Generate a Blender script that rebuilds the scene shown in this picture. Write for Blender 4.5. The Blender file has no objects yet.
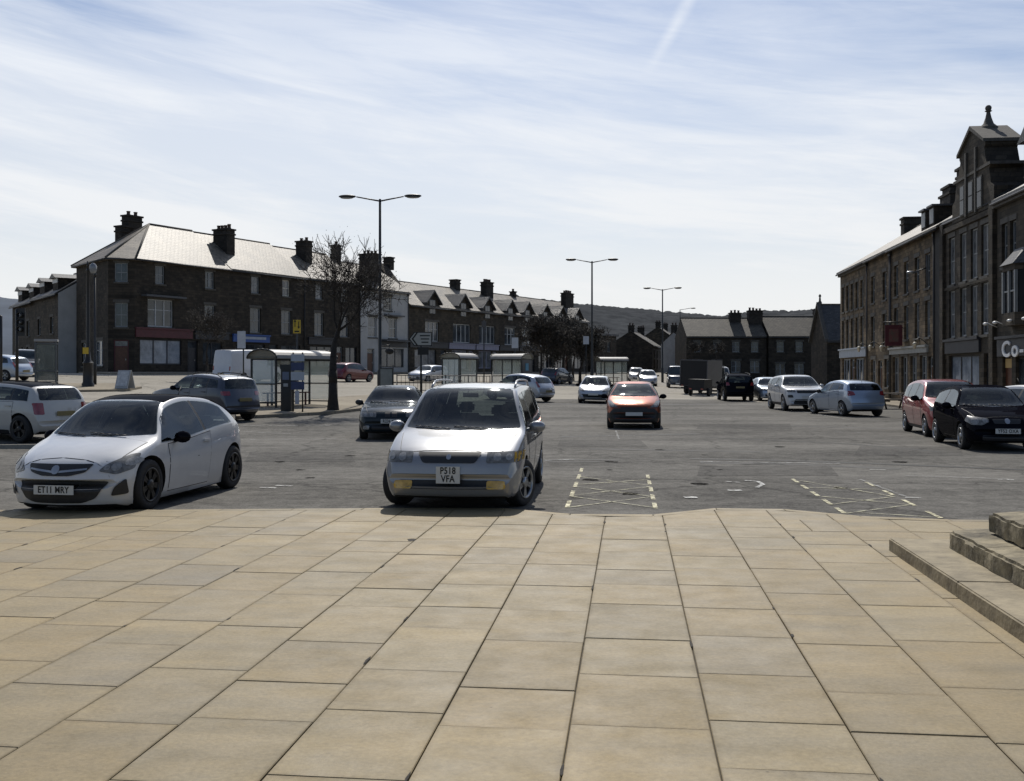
import bpy, bmesh, math, random
import numpy as np
from mathutils import Vector, Matrix
from mathutils.bvhtree import BVHTree

random.seed(11)
R = math.radians
scene = bpy.context.scene
COL = scene.collection
F, H0, CX, HY = 1030.0, 1.77, 512.0, 372.0      # lens in px, eye height, principal column, horizon row

# ------------------------------------------------------------------ ground shape
NX, NY = -0.8684, 0.4958                          # uphill direction (towards the left terrace)
def gz(x, y):
    s = NX*x + NY*y
    u = max(0.0, min(1.0, (s-20.0)/45.0))
    return 1.68*u**1.2
def at(px, d):
    x = (px-CX)/F*d
    return Vector((x, d, gz(x, d)))
def gp(px, py):                                   # ground point seen in direction (px, py)
    r = (px-CX)/F; k = (py-HY)/F
    lo = 1.0; d = 1.0
    while d < 400:
        if H0-k*d < gz(r*d, d):
            break
        lo = d; d += 0.5
    hi = d
    for _ in range(30):
        m = (lo+hi)/2
        if H0-k*m < gz(r*m, m): hi = m
        else: lo = m
    return Vector((r*hi, hi, gz(r*hi, hi)))

# ------------------------------------------------------------------ materials
def _pr(m):
    return m.node_tree.nodes['Principled BSDF']
MATS = {}
def mat(name, col, rough=.6, metal=0.0, spec=.5, coat=0.0, var=0.0, scale=4.0, bump=0.0, bscale=30.0,
        alpha=1.0, trans=0.0, emit=None, estr=0.0, col2=None):
    if name in MATS: return MATS[name]
    m = bpy.data.materials.new(name); m.use_nodes = True
    nt = m.node_tree; p = _pr(m); L = nt.links.new
    c = (*col, 1)
    p.inputs['Base Color'].default_value = c
    p.inputs['Roughness'].default_value = rough
    p.inputs['Metallic'].default_value = metal
    p.inputs['Specular IOR Level'].default_value = spec
    p.inputs['Coat Weight'].default_value = coat
    p.inputs['Coat Roughness'].default_value = .04
    if trans: p.inputs['Transmission Weight'].default_value = trans
    if alpha < 1: p.inputs['Alpha'].default_value = alpha
    if emit:
        p.inputs['Emission Color'].default_value = (*emit, 1); p.inputs['Emission Strength'].default_value = estr
    if var or col2 or bump:
        tc = nt.nodes.new('ShaderNodeTexCoord')
    if var or col2:
        n = nt.nodes.new('ShaderNodeTexNoise'); n.inputs['Scale'].default_value = scale; n.inputs['Detail'].default_value = 6
        n.inputs['Roughness'].default_value = .65
        L(tc.outputs['Object'], n.inputs['Vector'])
        rp = nt.nodes.new('ShaderNodeValToRGB')
        lo = tuple(max(0, v*(1-var)) for v in col); hi = tuple(v*(1+var) for v in (col2 or col))
        rp.color_ramp.elements[0].position = .32; rp.color_ramp.elements[1].position = .68
        rp.color_ramp.elements[0].color = (*lo, 1); rp.color_ramp.elements[1].color = (*hi, 1)
        L(n.outputs['Fac'], rp.inputs['Fac']); L(rp.outputs['Color'], p.inputs['Base Color'])
    if bump:
        n2 = nt.nodes.new('ShaderNodeTexNoise'); n2.inputs['Scale'].default_value = bscale; n2.inputs['Detail'].default_value = 5
        L(tc.outputs['Object'], n2.inputs['Vector'])
        b = nt.nodes.new('ShaderNodeBump'); b.inputs['Strength'].default_value = bump; b.inputs['Distance'].default_value = .02
        L(n2.outputs['Fac'], b.inputs['Height']); L(b.outputs['Normal'], p.inputs['Normal'])
    MATS[name] = m
    return m

def brickmat(name, c1, c2, mortar, bw, bh, rough=.85, spec=.3, stain=.5, roof=False, ms=.012, warm=None):
    """coursed stone (or slates): brick pattern on the facade plane + large stains"""
    if name in MATS: return MATS[name]
    m = bpy.data.materials.new(name); m.use_nodes = True
    nt = m.node_tree; p = _pr(m); L = nt.links.new; N = nt.nodes.new
    tc = N('ShaderNodeTexCoord'); sx = N('ShaderNodeSeparateXYZ'); L(tc.outputs['Object'], sx.inputs[0])
    cb = N('ShaderNodeCombineXYZ')
    if roof:
        L(sx.outputs['X'], cb.inputs['X'])
        a = N('ShaderNodeMath'); a.operation = 'MULTIPLY'; a.inputs[1].default_value = 1.55; L(sx.outputs['Z'], a.inputs[0])
        L(a.outputs[0], cb.inputs['Y'])
    else:
        a = N('ShaderNodeMath'); a.operation = 'ADD'; L(sx.outputs['X'], a.inputs[0]); L(sx.outputs['Y'], a.inputs[1])
        L(a.outputs[0], cb.inputs['X']); L(sx.outputs['Z'], cb.inputs['Y'])
    bk = N('ShaderNodeTexBrick'); L(cb.outputs[0], bk.inputs['Vector'])
    bk.inputs['Color1'].default_value = (*c1, 1); bk.inputs['Color2'].default_value = (*c2, 1); bk.inputs['Mortar'].default_value = (*mortar, 1)
    bk.inputs['Scale'].default_value = 1.0; bk.inputs['Brick Width'].default_value = bw; bk.inputs['Row Height'].default_value = bh
    bk.inputs['Mortar Size'].default_value = ms; bk.inputs['Bias'].default_value = 0.0
    n = N('ShaderNodeTexNoise'); n.inputs['Scale'].default_value = .8; n.inputs['Detail'].default_value = 8; n.inputs['Roughness'].default_value = .7
    L(tc.outputs['Object'], n.inputs['Vector'])
    rp = N('ShaderNodeValToRGB'); rp.color_ramp.elements[0].position = .35; rp.color_ramp.elements[1].position = .7
    d = 1-stain
    rp.color_ramp.elements[0].color = (d, d, d, 1); rp.color_ramp.elements[1].color = (*(warm or (1.15, 1.1, 1.0)), 1)
    L(n.outputs['Fac'], rp.inputs['Fac'])
    mx = N('ShaderNodeMixRGB'); mx.blend_type = 'MULTIPLY'; mx.inputs[0].default_value = 1
    L(bk.outputs['Color'], mx.inputs[1]); L(rp.outputs['Color'], mx.inputs[2]); L(mx.outputs[0], p.inputs['Base Color'])
    n2 = N('ShaderNodeTexNoise'); n2.inputs['Scale'].default_value = 9; n2.inputs['Detail'].default_value = 4; L(tc.outputs['Object'], n2.inputs['Vector'])
    ad = N('ShaderNodeMath'); ad.operation = 'MULTIPLY_ADD'; ad.inputs[1].default_value = .6; L(n2.outputs['Fac'], ad.inputs[0])
    iv = N('ShaderNodeMath'); iv.operation = 'SUBTRACT'; iv.inputs[0].default_value = 1; L(bk.outputs['Fac'], iv.inputs[1])
    L(iv.outputs[0], ad.inputs[2])
    b = N('ShaderNodeBump'); b.inputs['Strength'].default_value = .6; b.inputs['Distance'].default_value = .025
    L(ad.outputs[0], b.inputs['Height']); L(b.outputs['Normal'], p.inputs['Normal'])
    p.inputs['Roughness'].default_value = rough; p.inputs['Specular IOR Level'].default_value = spec
    MATS[name] = m
    return m

# ------------------------------------------------------------------ mesh building
class MB:
    def __init__(s): s.bm = bmesh.new()
    def face(s, pts, mi=0):
        try:
            f = s.bm.faces.new([s.bm.verts.new(p) for p in pts]); f.material_index = mi; return f
        except ValueError: return None
    def box(s, c, d, rot=None, mi=0, taper=1.0):
        c = Vector(c); v = []
        for z in (-1, 1):
            t = taper if z > 0 else 1.0
            for x, y in ((-1, -1), (1, -1), (1, 1), (-1, 1)):
                q = Vector((x*d[0]/2*t, y*d[1]/2*t, z*d[2]/2))
                if rot: q = rot @ q
                v.append(s.bm.verts.new(c+q))
        for f in ((3, 2, 1, 0), (4, 5, 6, 7), (0, 1, 5, 4), (1, 2, 6, 5), (2, 3, 7, 6), (3, 0, 4, 7)):
            s.bm.faces.new([v[i] for i in f]).material_index = mi
        return s
    def box2(s, a, b, mi=0):
        return s.box([(a[i]+b[i])/2 for i in range(3)], [abs(b[i]-a[i]) for i in range(3)], mi=mi)
    def tube(s, p0, p1, r0, r1=None, n=8, cap=True, mi=0):
        p0 = Vector(p0); p1 = Vector(p1); r1 = r0 if r1 is None else r1
        ax = (p1-p0)
        if ax.length < 1e-6: return s
        ax.normalize()
        u = ax.orthogonal().normalized(); w = ax.cross(u)
        A = []; B = []
        for i in range(n):
            a = 2*math.pi*i/n; o = u*math.cos(a)+w*math.sin(a)
            A.append(s.bm.verts.new(p0+o*r0)); B.append(s.bm.verts.new(p1+o*r1))
        for i in range(n):
            j = (i+1) % n
            f = s.bm.faces.new((A[i], A[j], B[j], B[i])); f.smooth = True; f.material_index = mi
        if cap:
            s.bm.faces.new(A[::-1]).material_index = mi; s.bm.faces.new(B).material_index = mi
        return s
    def path(s, pts, r, n=6, mi=0):
        for a, b in zip(pts[:-1], pts[1:]): s.tube(a, b, r, n=n, mi=mi)
        return s
    def lathe(s, prof, n=24, M=None, mi=0, closed=False):
        """prof: (radius, height) about local Z; M places it"""
        M = M or Matrix()
        rings = []
        for r, h in prof:
            rings.append([s.bm.verts.new(M @ Vector((r*math.cos(2*math.pi*i/n), r*math.sin(2*math.pi*i/n), h))) for i in range(n)])
        m = len(rings)
        for k in range(m if closed else m-1):
            a = rings[k]; b = rings[(k+1) % m]
            for i in range(n):
                j = (i+1) % n
                f = s.bm.faces.new((a[i], a[j], b[j], b[i])); f.smooth = True; f.material_index = mi
        if not closed:
            s.bm.faces.new(rings[0][::-1]).material_index = mi; s.bm.faces.new(rings[-1]).material_index = mi
        return s
    def prism(s, poly, axis, a, b, mi=0):
        """poly 2-D extruded along axis ('x': poly=(y,z), 'y': poly=(x,z), 'z': poly=(x,y))"""
        def P(q, t):
            return {'x': (t, q[0], q[1]), 'y': (q[0], t, q[1]), 'z': (q[0], q[1], t)}[axis]
        A = [s.bm.verts.new(P(q, a)) for q in poly]; B = [s.bm.verts.new(P(q, b)) for q in poly]
        n = len(poly)
        s.bm.faces.new(A).material_index = mi; s.bm.faces.new(B[::-1]).material_index = mi
        for i in range(n):
            j = (i+1) % n
            s.bm.faces.new((A[i], B[i], B[j], A[j])).material_index = mi
        return s
    def ball(s, c, r, sc=(1, 1, 1), seg=12, mi=0):
        res = bmesh.ops.create_uvsphere(s.bm, u_segments=seg, v_segments=max(6, seg//2), radius=r,
                                        matrix=Matrix.Translation(Vector(c)) @ Matrix.Diagonal((*sc, 1)))
        for v in res['verts']:
            for f in v.link_faces: f.smooth = True; f.material_index = mi
        return s
    def mesh(s, name, mats, smooth=False, fix=True):
        if fix: bmesh.ops.recalc_face_normals(s.bm, faces=s.bm.faces[:])
        me = bpy.data.meshes.new(name)
        s.bm.to_mesh(me); s.bm.free()
        for m in (mats if isinstance(mats, (list, tuple)) else [mats]): me.materials.append(m)
        if smooth:
            for p in me.polygons: p.use_smooth = True
            me.set_sharp_from_angle(angle=R(35))
        return me
    def build(s, name, mats, parent=None, smooth=False, loc=None, rz=None, fix=True):
        return link(name, s.mesh(name, mats, smooth, fix), parent, loc, rz)

def link(name, me, parent=None, loc=None, rz=None):
    o = bpy.data.objects.new(name, me); COL.objects.link(o)
    if parent: o.parent = parent
    if loc is not None: o.location = loc
    if rz is not None: o.rotation_euler[2] = rz
    return o
def tag(o, label=None, cat=None, group=None, kind=None):
    if label: o['label'] = label
    if cat: o['category'] = cat
    if group: o['group'] = group
    if kind: o['kind'] = kind
    return o
def thing(name, label, cat, loc=(0, 0, 0), rz=0.0, group=None):
    o = bpy.data.objects.new(name, None); COL.objects.link(o)
    o.location = loc; o.rotation_euler[2] = rz; o.empty_display_size = .3
    return tag(o, label, cat, group)
def copy_tree(o, parent=None):
    c = o.copy(); COL.objects.link(c); c.parent = parent
    for ch in list(o.children): copy_tree(ch, c)
    return c
def struct(name, mb, mats, smooth=False):
    return tag(mb.build(name, mats, None, smooth), kind='structure')

def text_mesh(body, size, depth=.004, align='CENTER', space=1.0, bold=0.0):
    cu = bpy.data.curves.new('writing', 'FONT'); cu.body = body; cu.size = size; cu.extrude = depth
    cu.offset = bold; cu.align_x = align; cu.align_y = 'CENTER'; cu.space_character = space; cu.resolution_u = 3
    o = bpy.data.objects.new('writing', cu); COL.objects.link(o)
    bpy.context.view_layer.update()
    me = bpy.data.meshes.new_from_object(o.evaluated_get(bpy.context.evaluated_depsgraph_get()))
    COL.objects.unlink(o); bpy.data.objects.remove(o)
    return me
def text(body, size, m, parent, M, name='lettering', **k):
    me = text_mesh(body, size, **k); me.transform(M)
    me.materials.clear(); me.materials.append(m)
    return link(name, me, parent)

def pchip(xs, ys):
    xs = np.array(xs, float); ys = np.array(ys, float)
    h = np.diff(xs); d = np.diff(ys)/h; n = len(xs); m = np.zeros(n)
    for i in range(1, n-1):
        if d[i-1]*d[i] > 0:
            w1 = 2*h[i]+h[i-1]; w2 = h[i]+2*h[i-1]
            m[i] = (w1+w2)/(w1/d[i-1]+w2/d[i])
    m[0] = d[0]; m[-1] = d[-1]
    def f(x):
        x = min(max(x, xs[0]), xs[-1])
        i = min(int(np.searchsorted(xs, x, side='right')-1), n-2)
        t = (x-xs[i])/h[i]
        return float((2*t**3-3*t*t+1)*ys[i]+(t**3-2*t*t+t)*h[i]*m[i]+(-2*t**3+3*t*t)*ys[i+1]+(t**3-t*t)*h[i]*m[i+1])
    return f

# shared simple materials
BLACK = mat('black_paint', (.012, .012, .013), .45)
DARKMETAL = mat('dark_metal', (.03, .032, .034), .45, .3, var=.3, scale=3)
STEEL = mat('steel', (.35, .36, .37), .35, .9)
WHITE = mat('white_paint', (.72, .72, .7), .45, var=.08, scale=2)
CREAM = mat('cream_paint', (.6, .56, .46), .5, var=.1, scale=2)
RUBBER = mat('rubber', (.014, .014, .015), .75)
YELLOW = mat('yellow_sign', (.55, .38, .03), .5)
BLUE = mat('blue_sign', (.03, .09, .3), .5)
GREYPL = mat('grey_plastic', (.06, .06, .062), .55)
INK = mat('black_lettering', (.01, .01, .01), .6)
# ------------------------------------------------------------------ cars
def paint(name, col, metal=0.0, rough=.35, coat=1.0, spec=.5):
    return mat(name, col, rough, metal, spec, coat=coat, var=.05, scale=3)
def glassmat(name='car_glass', tint=(.012, .015, .017)):
    return mat(name, tint, .06, 0, .55, coat=0, var=.4, scale=1.6, col2=(.05, .062, .066))
GLASS = glassmat(tint=(.022, .027, .029))
def clearglass(name='window_tint', tint=(.42, .47, .46)):
    m = bpy.data.materials.new(name); m.use_nodes = True; nt = m.node_tree; nt.nodes.clear(); L = nt.links.new
    o = nt.nodes.new('ShaderNodeOutputMaterial'); mx = nt.nodes.new('ShaderNodeMixShader'); tr = nt.nodes.new('ShaderNodeBsdfTransparent'); gl = nt.nodes.new('ShaderNodeBsdfGlossy'); fr = nt.nodes.new('ShaderNodeFresnel')
    tr.inputs[0].default_value = (*tint, 1); gl.inputs['Roughness'].default_value = .05; gl.inputs['Color'].default_value = (.9, .95, .97, 1); fr.inputs['IOR'].default_value = 1.55
    L(fr.outputs[0], mx.inputs[0]); L(tr.outputs[0], mx.inputs[1]); L(gl.outputs[0], mx.inputs[2]); L(mx.outputs[0], o.inputs['Surface'])
    return m
CLEAR = clearglass()
CABIN = mat('cabin_trim', (.045, .045, .048), .8, var=.3, scale=6)
SEAT = mat('seat_fabric', (.055, .055, .06), .9, var=.35, scale=9)
HEADL = mat('headlight_lens', (.14, .14, .135), .25, 0, .5, coat=.25, var=.45, scale=16)
TAILL = mat('tail_light_lens', (.22, .012, .015), .15, 0, .6, coat=1, var=.3, scale=12)
AMBER = mat('amber_lens', (.56, .34, .045), .2, 0, .6, coat=1, var=.3, scale=14)
CHROME = mat('chrome', (.42, .425, .43), .3, .7)
ALLOY = mat('alloy', (.32, .33, .34), .35, .9, var=.15, scale=8)
BLACKRIM = mat('black_alloy', (.02, .02, .021), .35, .3)
TRIM = mat('black_trim', (.02, .02, .021), .55, var=.2, scale=8)
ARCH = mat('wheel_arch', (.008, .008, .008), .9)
PLATEW = mat('plate_white', (.56, .56, .53), .4, var=.06, scale=20)
PLATEY = mat('plate_yellow', (.20, .165, .075), .4, var=.06, scale=20)
LAMPIN = mat('lamp_reflector', (.26, .258, .25), .3, .2, .5, var=.4, scale=30)

class Car:
    def __init__(self, **k):
        d = dict(L=4.0, W=1.71, H=1.47, wb=2.5, fo=.82, rw=.31, zn=.72, sc=1.0, zc=.96, sr=1.75, sp=2.5, se=3.45, ze=1.38,
                 sb=3.86, zb=.98, tz=.75, belt0=.90, belt1=1.02, inset=.22, kf=.24, kr=.16, gc=.18, wt=.115, wf=.80, wrr=.84, top=None, saloon=False)
        d.update(k); self.__dict__.update(d)
        L, H = self.L, self.H
        zr = H-.055
        if self.top: T = self.top
        else:
            T = [(0, .50), (.03, self.zn-.10), (.12, self.zn), (.45, self.zn+.5*(self.zc-self.zn)), (self.sc, self.zc), (self.sr, zr),
                 (self.sp, H), (self.se, self.ze), (self.sb, self.zb), (L-.06, self.tz+.03), (L-.02, self.tz-.1), (L, .55)]
            if self.saloon:
                T = T[:8]+[(self.sb, self.zb), (L-.12, self.zb-.04), (L-.03, self.zb-.14), (L, .55)]
        self.ft = pchip(*zip(*T))
        B = [(0, .47), (.1, self.zn-.10), (.3, self.zn-.03), (self.sc, self.belt0-.03), (self.sr, self.belt0), (L*.6, (self.belt0+self.belt1)/2),
             (L*.85, self.belt1), (L-.15, self.belt1-.08), (L, .6)]
        self.fb = pchip(*zip(*B))
        g = self.gc
        self.fl = pchip([0, .05, .3, L-.35, L-.06, L], [.34, g+.05, g, g+.02, g+.12, .42])
        w = self.W/2
        self.fw = pchip([0, .10, .35, .9, L*.5, L*.78, L-.25, L], [w*self.wf, w*.93, w*.985, w, w, w*.99, w*.94, w*self.wrr])
        self.fk = pchip([0, .25, self.sc, self.sr, self.sr+.5, self.se, self.sb, L], [self.kf, self.kf*.9, .16, .10, .02, -.02, -self.kr*.8, -self.kr])
    def X(self, s, y=0):
        return self.L/2-(s+self.fk(s)*(y/(self.W/2))**2)
    def section(self, s):
        zt, zb, w = self.ft(s), self.fl(s), self.fw(s)
        zl = min(self.fb(s), zt-.025)
        zl = max(zl, zb+.05)
        pts = [(0, zb), (w*.5, zb), (w*.86, zb)]
        n = 9
        for k in range(n):
            f = k/(n-1)
            y = w*(1-.085*(1-f)**3-.035*max(0, f-.55)/.45*max(0, f-.55)/.45)
            if k == 0: y = w*.90
            z = zb+.02+f*(zl-zb-.02)
            # waist crease
            if .55 < f < .8: y += .006
            pts.append((y, z))
        yl = pts[-1][0]
        crown = min(.075, .55*(zt-zl))
        ze = zt-crown
        Hh = max(.2, self.H-.07-(self.belt0+self.belt1)/2)
        t = max(0, (ze-zl)/Hh)
        ye = yl-self.inset*min(1.1, t)**1.15
        for k in range(1, 6):
            f = k/5
            pts.append((yl-(yl-ye)*f**1.15, zl+(ze-zl)*f))
        for k in range(1, 8):
            a = k/7*math.pi/2
            pts.append((ye*max(0, math.cos(a))**.62, ze+(zt-ze)*math.sin(a)**.85))
        pts[-1] = (0, zt)
        return pts
    def body_mesh(self, m, holes=None):
        L = self.L
        st = sorted(set([0, .012, .03, .06, .1, .15, .22, .3]+[L-v for v in (0, .015, .035, .07, .12, .18, .26, .36)]+list(np.linspace(.38, L-.45, 58))))
        mb = MB(); bm = mb.bm; rings = []
        for s in st:
            P = self.section(s)
            ring = [bm.verts.new((self.X(s, y), y, z)) for y, z in P]
            ring += [bm.verts.new((self.X(s, y), -y, z)) for y, z in P[-2:0:-1]]
            rings.append(ring)
        n = len(rings[0])
        for a, b in zip(rings[:-1], rings[1:]):
            for i in range(n):
                j = (i+1) % n
                bm.faces.new((a[i], a[j], b[j], b[i]))
        for ring in (rings[0], rings[-1]):
            h = n//2
            for i in range(1, h):       # strips between left and right halves
                q = [ring[i], ring[i+1], ring[(n-i-1) % n], ring[(n-i) % n]] if i+1 < h else [ring[i], ring[h], ring[n-i]]
                try: bm.faces.new(q)
                except ValueError: pass
            try: bm.faces.new([ring[0], ring[1], ring[n-1]])
            except ValueError: pass
        bmesh.ops.recalc_face_normals(bm, faces=bm.faces[:])
        me = bpy.data.meshes.new('body'); bm.to_mesh(me)
        self.bvh = BVHTree.FromBMesh(bm); bm.free()
        # wheel arches
        c = MB()
        self.arch = self.rw*1.13
        for xw in self.wx():
            for s in (-1, 1):
                M = Matrix.Translation((xw, s*(self.W/2-.10), self.rw+.005)) @ Matrix.Rotation(math.pi/2, 4, 'X')
                c.lathe([(self.arch, -.21), (self.arch, .21)], 36, M)
        cut = c.build('cutter', ARCH)
        bo = link('body_tmp', me)
        cuts = [cut]
        if holes: cuts += self.cabin_cutters(holes)
        for cu_ in cuts:
            md = bo.modifiers.new('b', 'BOOLEAN'); md.operation = 'DIFFERENCE'; md.object = cu_; md.solver = 'EXACT'
        bpy.context.view_layer.update()
        m2 = bpy.data.meshes.new_from_object(bo.evaluated_get(bpy.context.evaluated_depsgraph_get()))
        bpy.data.objects.remove(bo)
        for cu_ in cuts: bpy.data.objects.remove(cu_)
        if len(m2.polygons) < 200: m2 = me
        m2.materials.clear(); m2.materials.append(m); m2.materials.append(ARCH); m2.materials.append(TRIM)
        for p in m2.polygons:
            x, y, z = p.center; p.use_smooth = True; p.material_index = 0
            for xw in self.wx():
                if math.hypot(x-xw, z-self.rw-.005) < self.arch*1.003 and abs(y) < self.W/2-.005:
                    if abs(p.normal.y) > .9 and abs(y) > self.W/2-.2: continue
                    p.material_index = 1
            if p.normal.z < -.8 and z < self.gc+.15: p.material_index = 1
            if holes:
                h, nn, _, dist = self.bvh.find_nearest(p.center)
                if dist > .02 and z > .4 and p.material_index == 0: p.material_index = 2
        m2.set_sharp_from_angle(angle=R(38))
        return m2
    def cabin_cutters(self, holes):
        out = []
        mb = MB(); rings = []; zf = .47
        s0, s1 = self.sc+.16, min(self.sb-.12, self.L-.25)
        for s in np.linspace(s0, s1, 22):
            P = self.section(s); yl, zl = P[11]; ye, ze = P[16]; zt = P[-1][1]
            zc_ = max(zt-.05, zf+.12)
            pts = [(0, zf), (yl-.10, zf), (yl-.085, min(zl, zc_-.06)), (max(.2, ye-.075), min(ze-.02, zc_-.03)), (max(.12, ye*.6), zc_), (0, zc_)]
            rings.append([mb.bm.verts.new((self.X(s, y), y, z)) for y, z in pts]+[mb.bm.verts.new((self.X(s, y), -y, z)) for y, z in pts[-2:0:-1]])
        n = len(rings[0])
        for a, b in zip(rings[:-1], rings[1:]):
            for k in range(n): mb.bm.faces.new((a[k], a[(k+1) % n], b[(k+1) % n], b[k]))
        mb.bm.faces.new(rings[0][::-1]); mb.bm.faces.new(rings[-1])
        bmesh.ops.triangulate(mb.bm, faces=mb.bm.faces[:])
        out.append(mb.build('cutter', ARCH))
        for view, poly in holes:
            c = (sum(p[0] for p in poly)/len(poly), sum(p[1] for p in poly)/len(poly))
            q = []
            for p in poly:
                d = Vector(p)-Vector(c); q.append(tuple(Vector(p)-d.normalized()*.012))
            b = MB()
            if view == 'side':
                b.prism([(self.L/2-p[0], p[1]) for p in q], 'y', .38, 1.6)
                out.append(b.build('cutter', ARCH))
                b = MB(); b.prism([(self.L/2-p[0], p[1]) for p in q], 'y', -1.6, -.38)
            elif view == 'front': b.prism(q, 'x', self.X(self.sr+.15), self.L)
            else: b.prism(q, 'x', -self.L, self.X(self.se-.25))
            out.append(b.build('cutter', ARCH))
        return out
    def wx(self):
        return (self.L/2-self.fo, self.L/2-self.fo-self.wb)
    # ---- panels laid on the body surface
    def panel(self, poly, view, off=.004, cell=.05):
        """poly in the view plane: side (s,z) left/right, front (y,z), rear (y,z), top (s,y)"""
        bm = bmesh.new()
        vs = [bm.verts.new((p[0], p[1], 0)) for p in poly]
        bm.faces.new(vs)
        xs = [p[0] for p in poly]; ys = [p[1] for p in poly]
        for lo, hi, ax in ((min(xs), max(xs), 0), (min(ys), max(ys), 1)):
            n = max(1, min(40, int((hi-lo)/cell)))
            for k in range(1, n):
                v = lo+(hi-lo)*k/n
                co = (v, 0, 0) if ax == 0 else (0, v, 0); no = (1, 0, 0) if ax == 0 else (0, 1, 0)
                bmesh.ops.bisect_plane(bm, geom=bm.verts[:]+bm.edges[:]+bm.faces[:], plane_co=co, plane_no=no, dist=1e-5)
        bmesh.ops.triangulate(bm, faces=[f for f in bm.faces if len(f.verts) > 4])
        L = self.L
        for v in bm.verts:
            a, b = v.co.x, v.co.y
            if view == 'left': o, d = Vector((L/2-a, 3, b)), Vector((0, -1, 0))
            elif view == 'right': o, d = Vector((L/2-a, -3, b)), Vector((0, 1, 0))
            elif view == 'front': o, d = Vector((L, a, b)), Vector((-1, 0, 0))
            elif view == 'rear': o, d = Vector((-L, a, b)), Vector((1, 0, 0))
            else: o, d = Vector((L/2-a, b, 4)), Vector((0, 0, -1))
            h, nn, _, _ = self.bvh.ray_cast(o, d)
            if h is None: h, nn, _, _ = self.bvh.find_nearest(o+d*2.2)
            if nn.dot(d) > 0: nn = -nn
            v.co = h+nn*off-d*off*.3
        for f in bm.faces: f.smooth = True
        return bm
    def add(self, name, polys, view, m, parent, off=.004, cell=.05, both=False):
        mb = MB(); mb.bm.free(); mb.bm = bmesh.new()
        for poly in polys:
            vv = [(view, poly)]
            if both:
                if view in ('left', 'right'): vv = [('left', poly), ('right', poly)]
                else: vv = [(view, poly), (view, [(-p[0], p[1]) for p in poly])]
            for w, q in vv:
                b = self.panel(q, w, off, cell); me = bpy.data.meshes.new('t'); b.to_mesh(me); b.free()
                mb.bm.from_mesh(me); bpy.data.meshes.remove(me)
        # face the panels outward
        for f in mb.bm.faces:
            c = f.calc_center_median(); f.normal_update()
            if f.normal.dot(Vector((c.x*.5, c.y, (c.z-.6)))) < 0: f.normal_flip()
        return mb.build(name, m, parent, fix=False)

def roundpoly(P, r=.03, n=3):
    out = []
    N = len(P)
    for i in range(N):
        a, b, c = (Vector(P[i-1]), Vector(P[i]), Vector(P[(i+1) % N]))
        u = (a-b); w = (c-b)
        q = min(r, u.length*.45, w.length*.45)
        p0 = b+u.normalized()*q; p1 = b+w.normalized()*q
        for k in range(n+1):
            t = k/n
            v = p0*(1-t)**2+b*2*t*(1-t)+p1*t*t
            out.append((v.x, v.y))
    return out

def make_wheel(car, parent, xw, side, rimmat, spokes=5, steer=0.0):
    r = car.rw; w = .20
    M = Matrix.Translation((xw, side*(car.W/2-(.125 if not steer else .10)), r)) @ Matrix.Rotation(R(steer), 4, 'Z') @ Matrix.Rotation(-side*math.pi/2, 4, 'X')   # +Z outward
    mb = MB()
    mb.lathe([(r*.60, -w/2), (r*.93, -w/2), (r*.985, -w/2+.02), (r, -w/2+.05), (r, w/2-.05), (r*.985, w/2-.02), (r*.93, w/2), (r*.66, w/2+.004), (r*.64, w/2-.015), (r*.62, w/2-.06), (.03, w/2-.065)], 32, M)
    tyre = mb.build('wheel', RUBBER, parent, fix=True)
    rb = MB()
    rb.lathe([(r*.665, w/2-.004), (r*.675, w/2+.009), (r*.62, w/2+.008), (r*.59, w/2-.02), (r*.60, w/2-.05), (r*.64, w/2-.05)], 32, M, closed=True)
    rb.lathe([(.01, w/2-.06), (.075, w/2-.05), (.07, w/2+.004), (.03, w/2+.008)], 16, M)
    for k in range(spokes):
        a = 2*math.pi*k/spokes+.3
        for da in (-.12, .12):
            c0 = Vector((math.cos(a+da*.5)*.05, math.sin(a+da*.5)*.05, w/2-.008)); c1 = Vector((math.cos(a+da)*r*.61, math.sin(a+da)*r*.61, w/2-.006))
            t = Vector((-math.sin(a), math.cos(a), 0))*(r*.055); z = Vector((0, 0, .02))
            P = [c0-t, c0+t, c1+t*1.1, c1-t*1.1]
            top = [rb.bm.verts.new(M @ p) for p in P]; bot = [rb.bm.verts.new(M @ (p-z*1.6)) for p in P]
            rb.bm.faces.new(top)
            for i in range(4):
                j = (i+1) % 4; rb.bm.faces.new((top[i], bot[i], bot[j], top[j]))
    rb.build('rim', rimmat, tyre)
    return tyre

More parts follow.
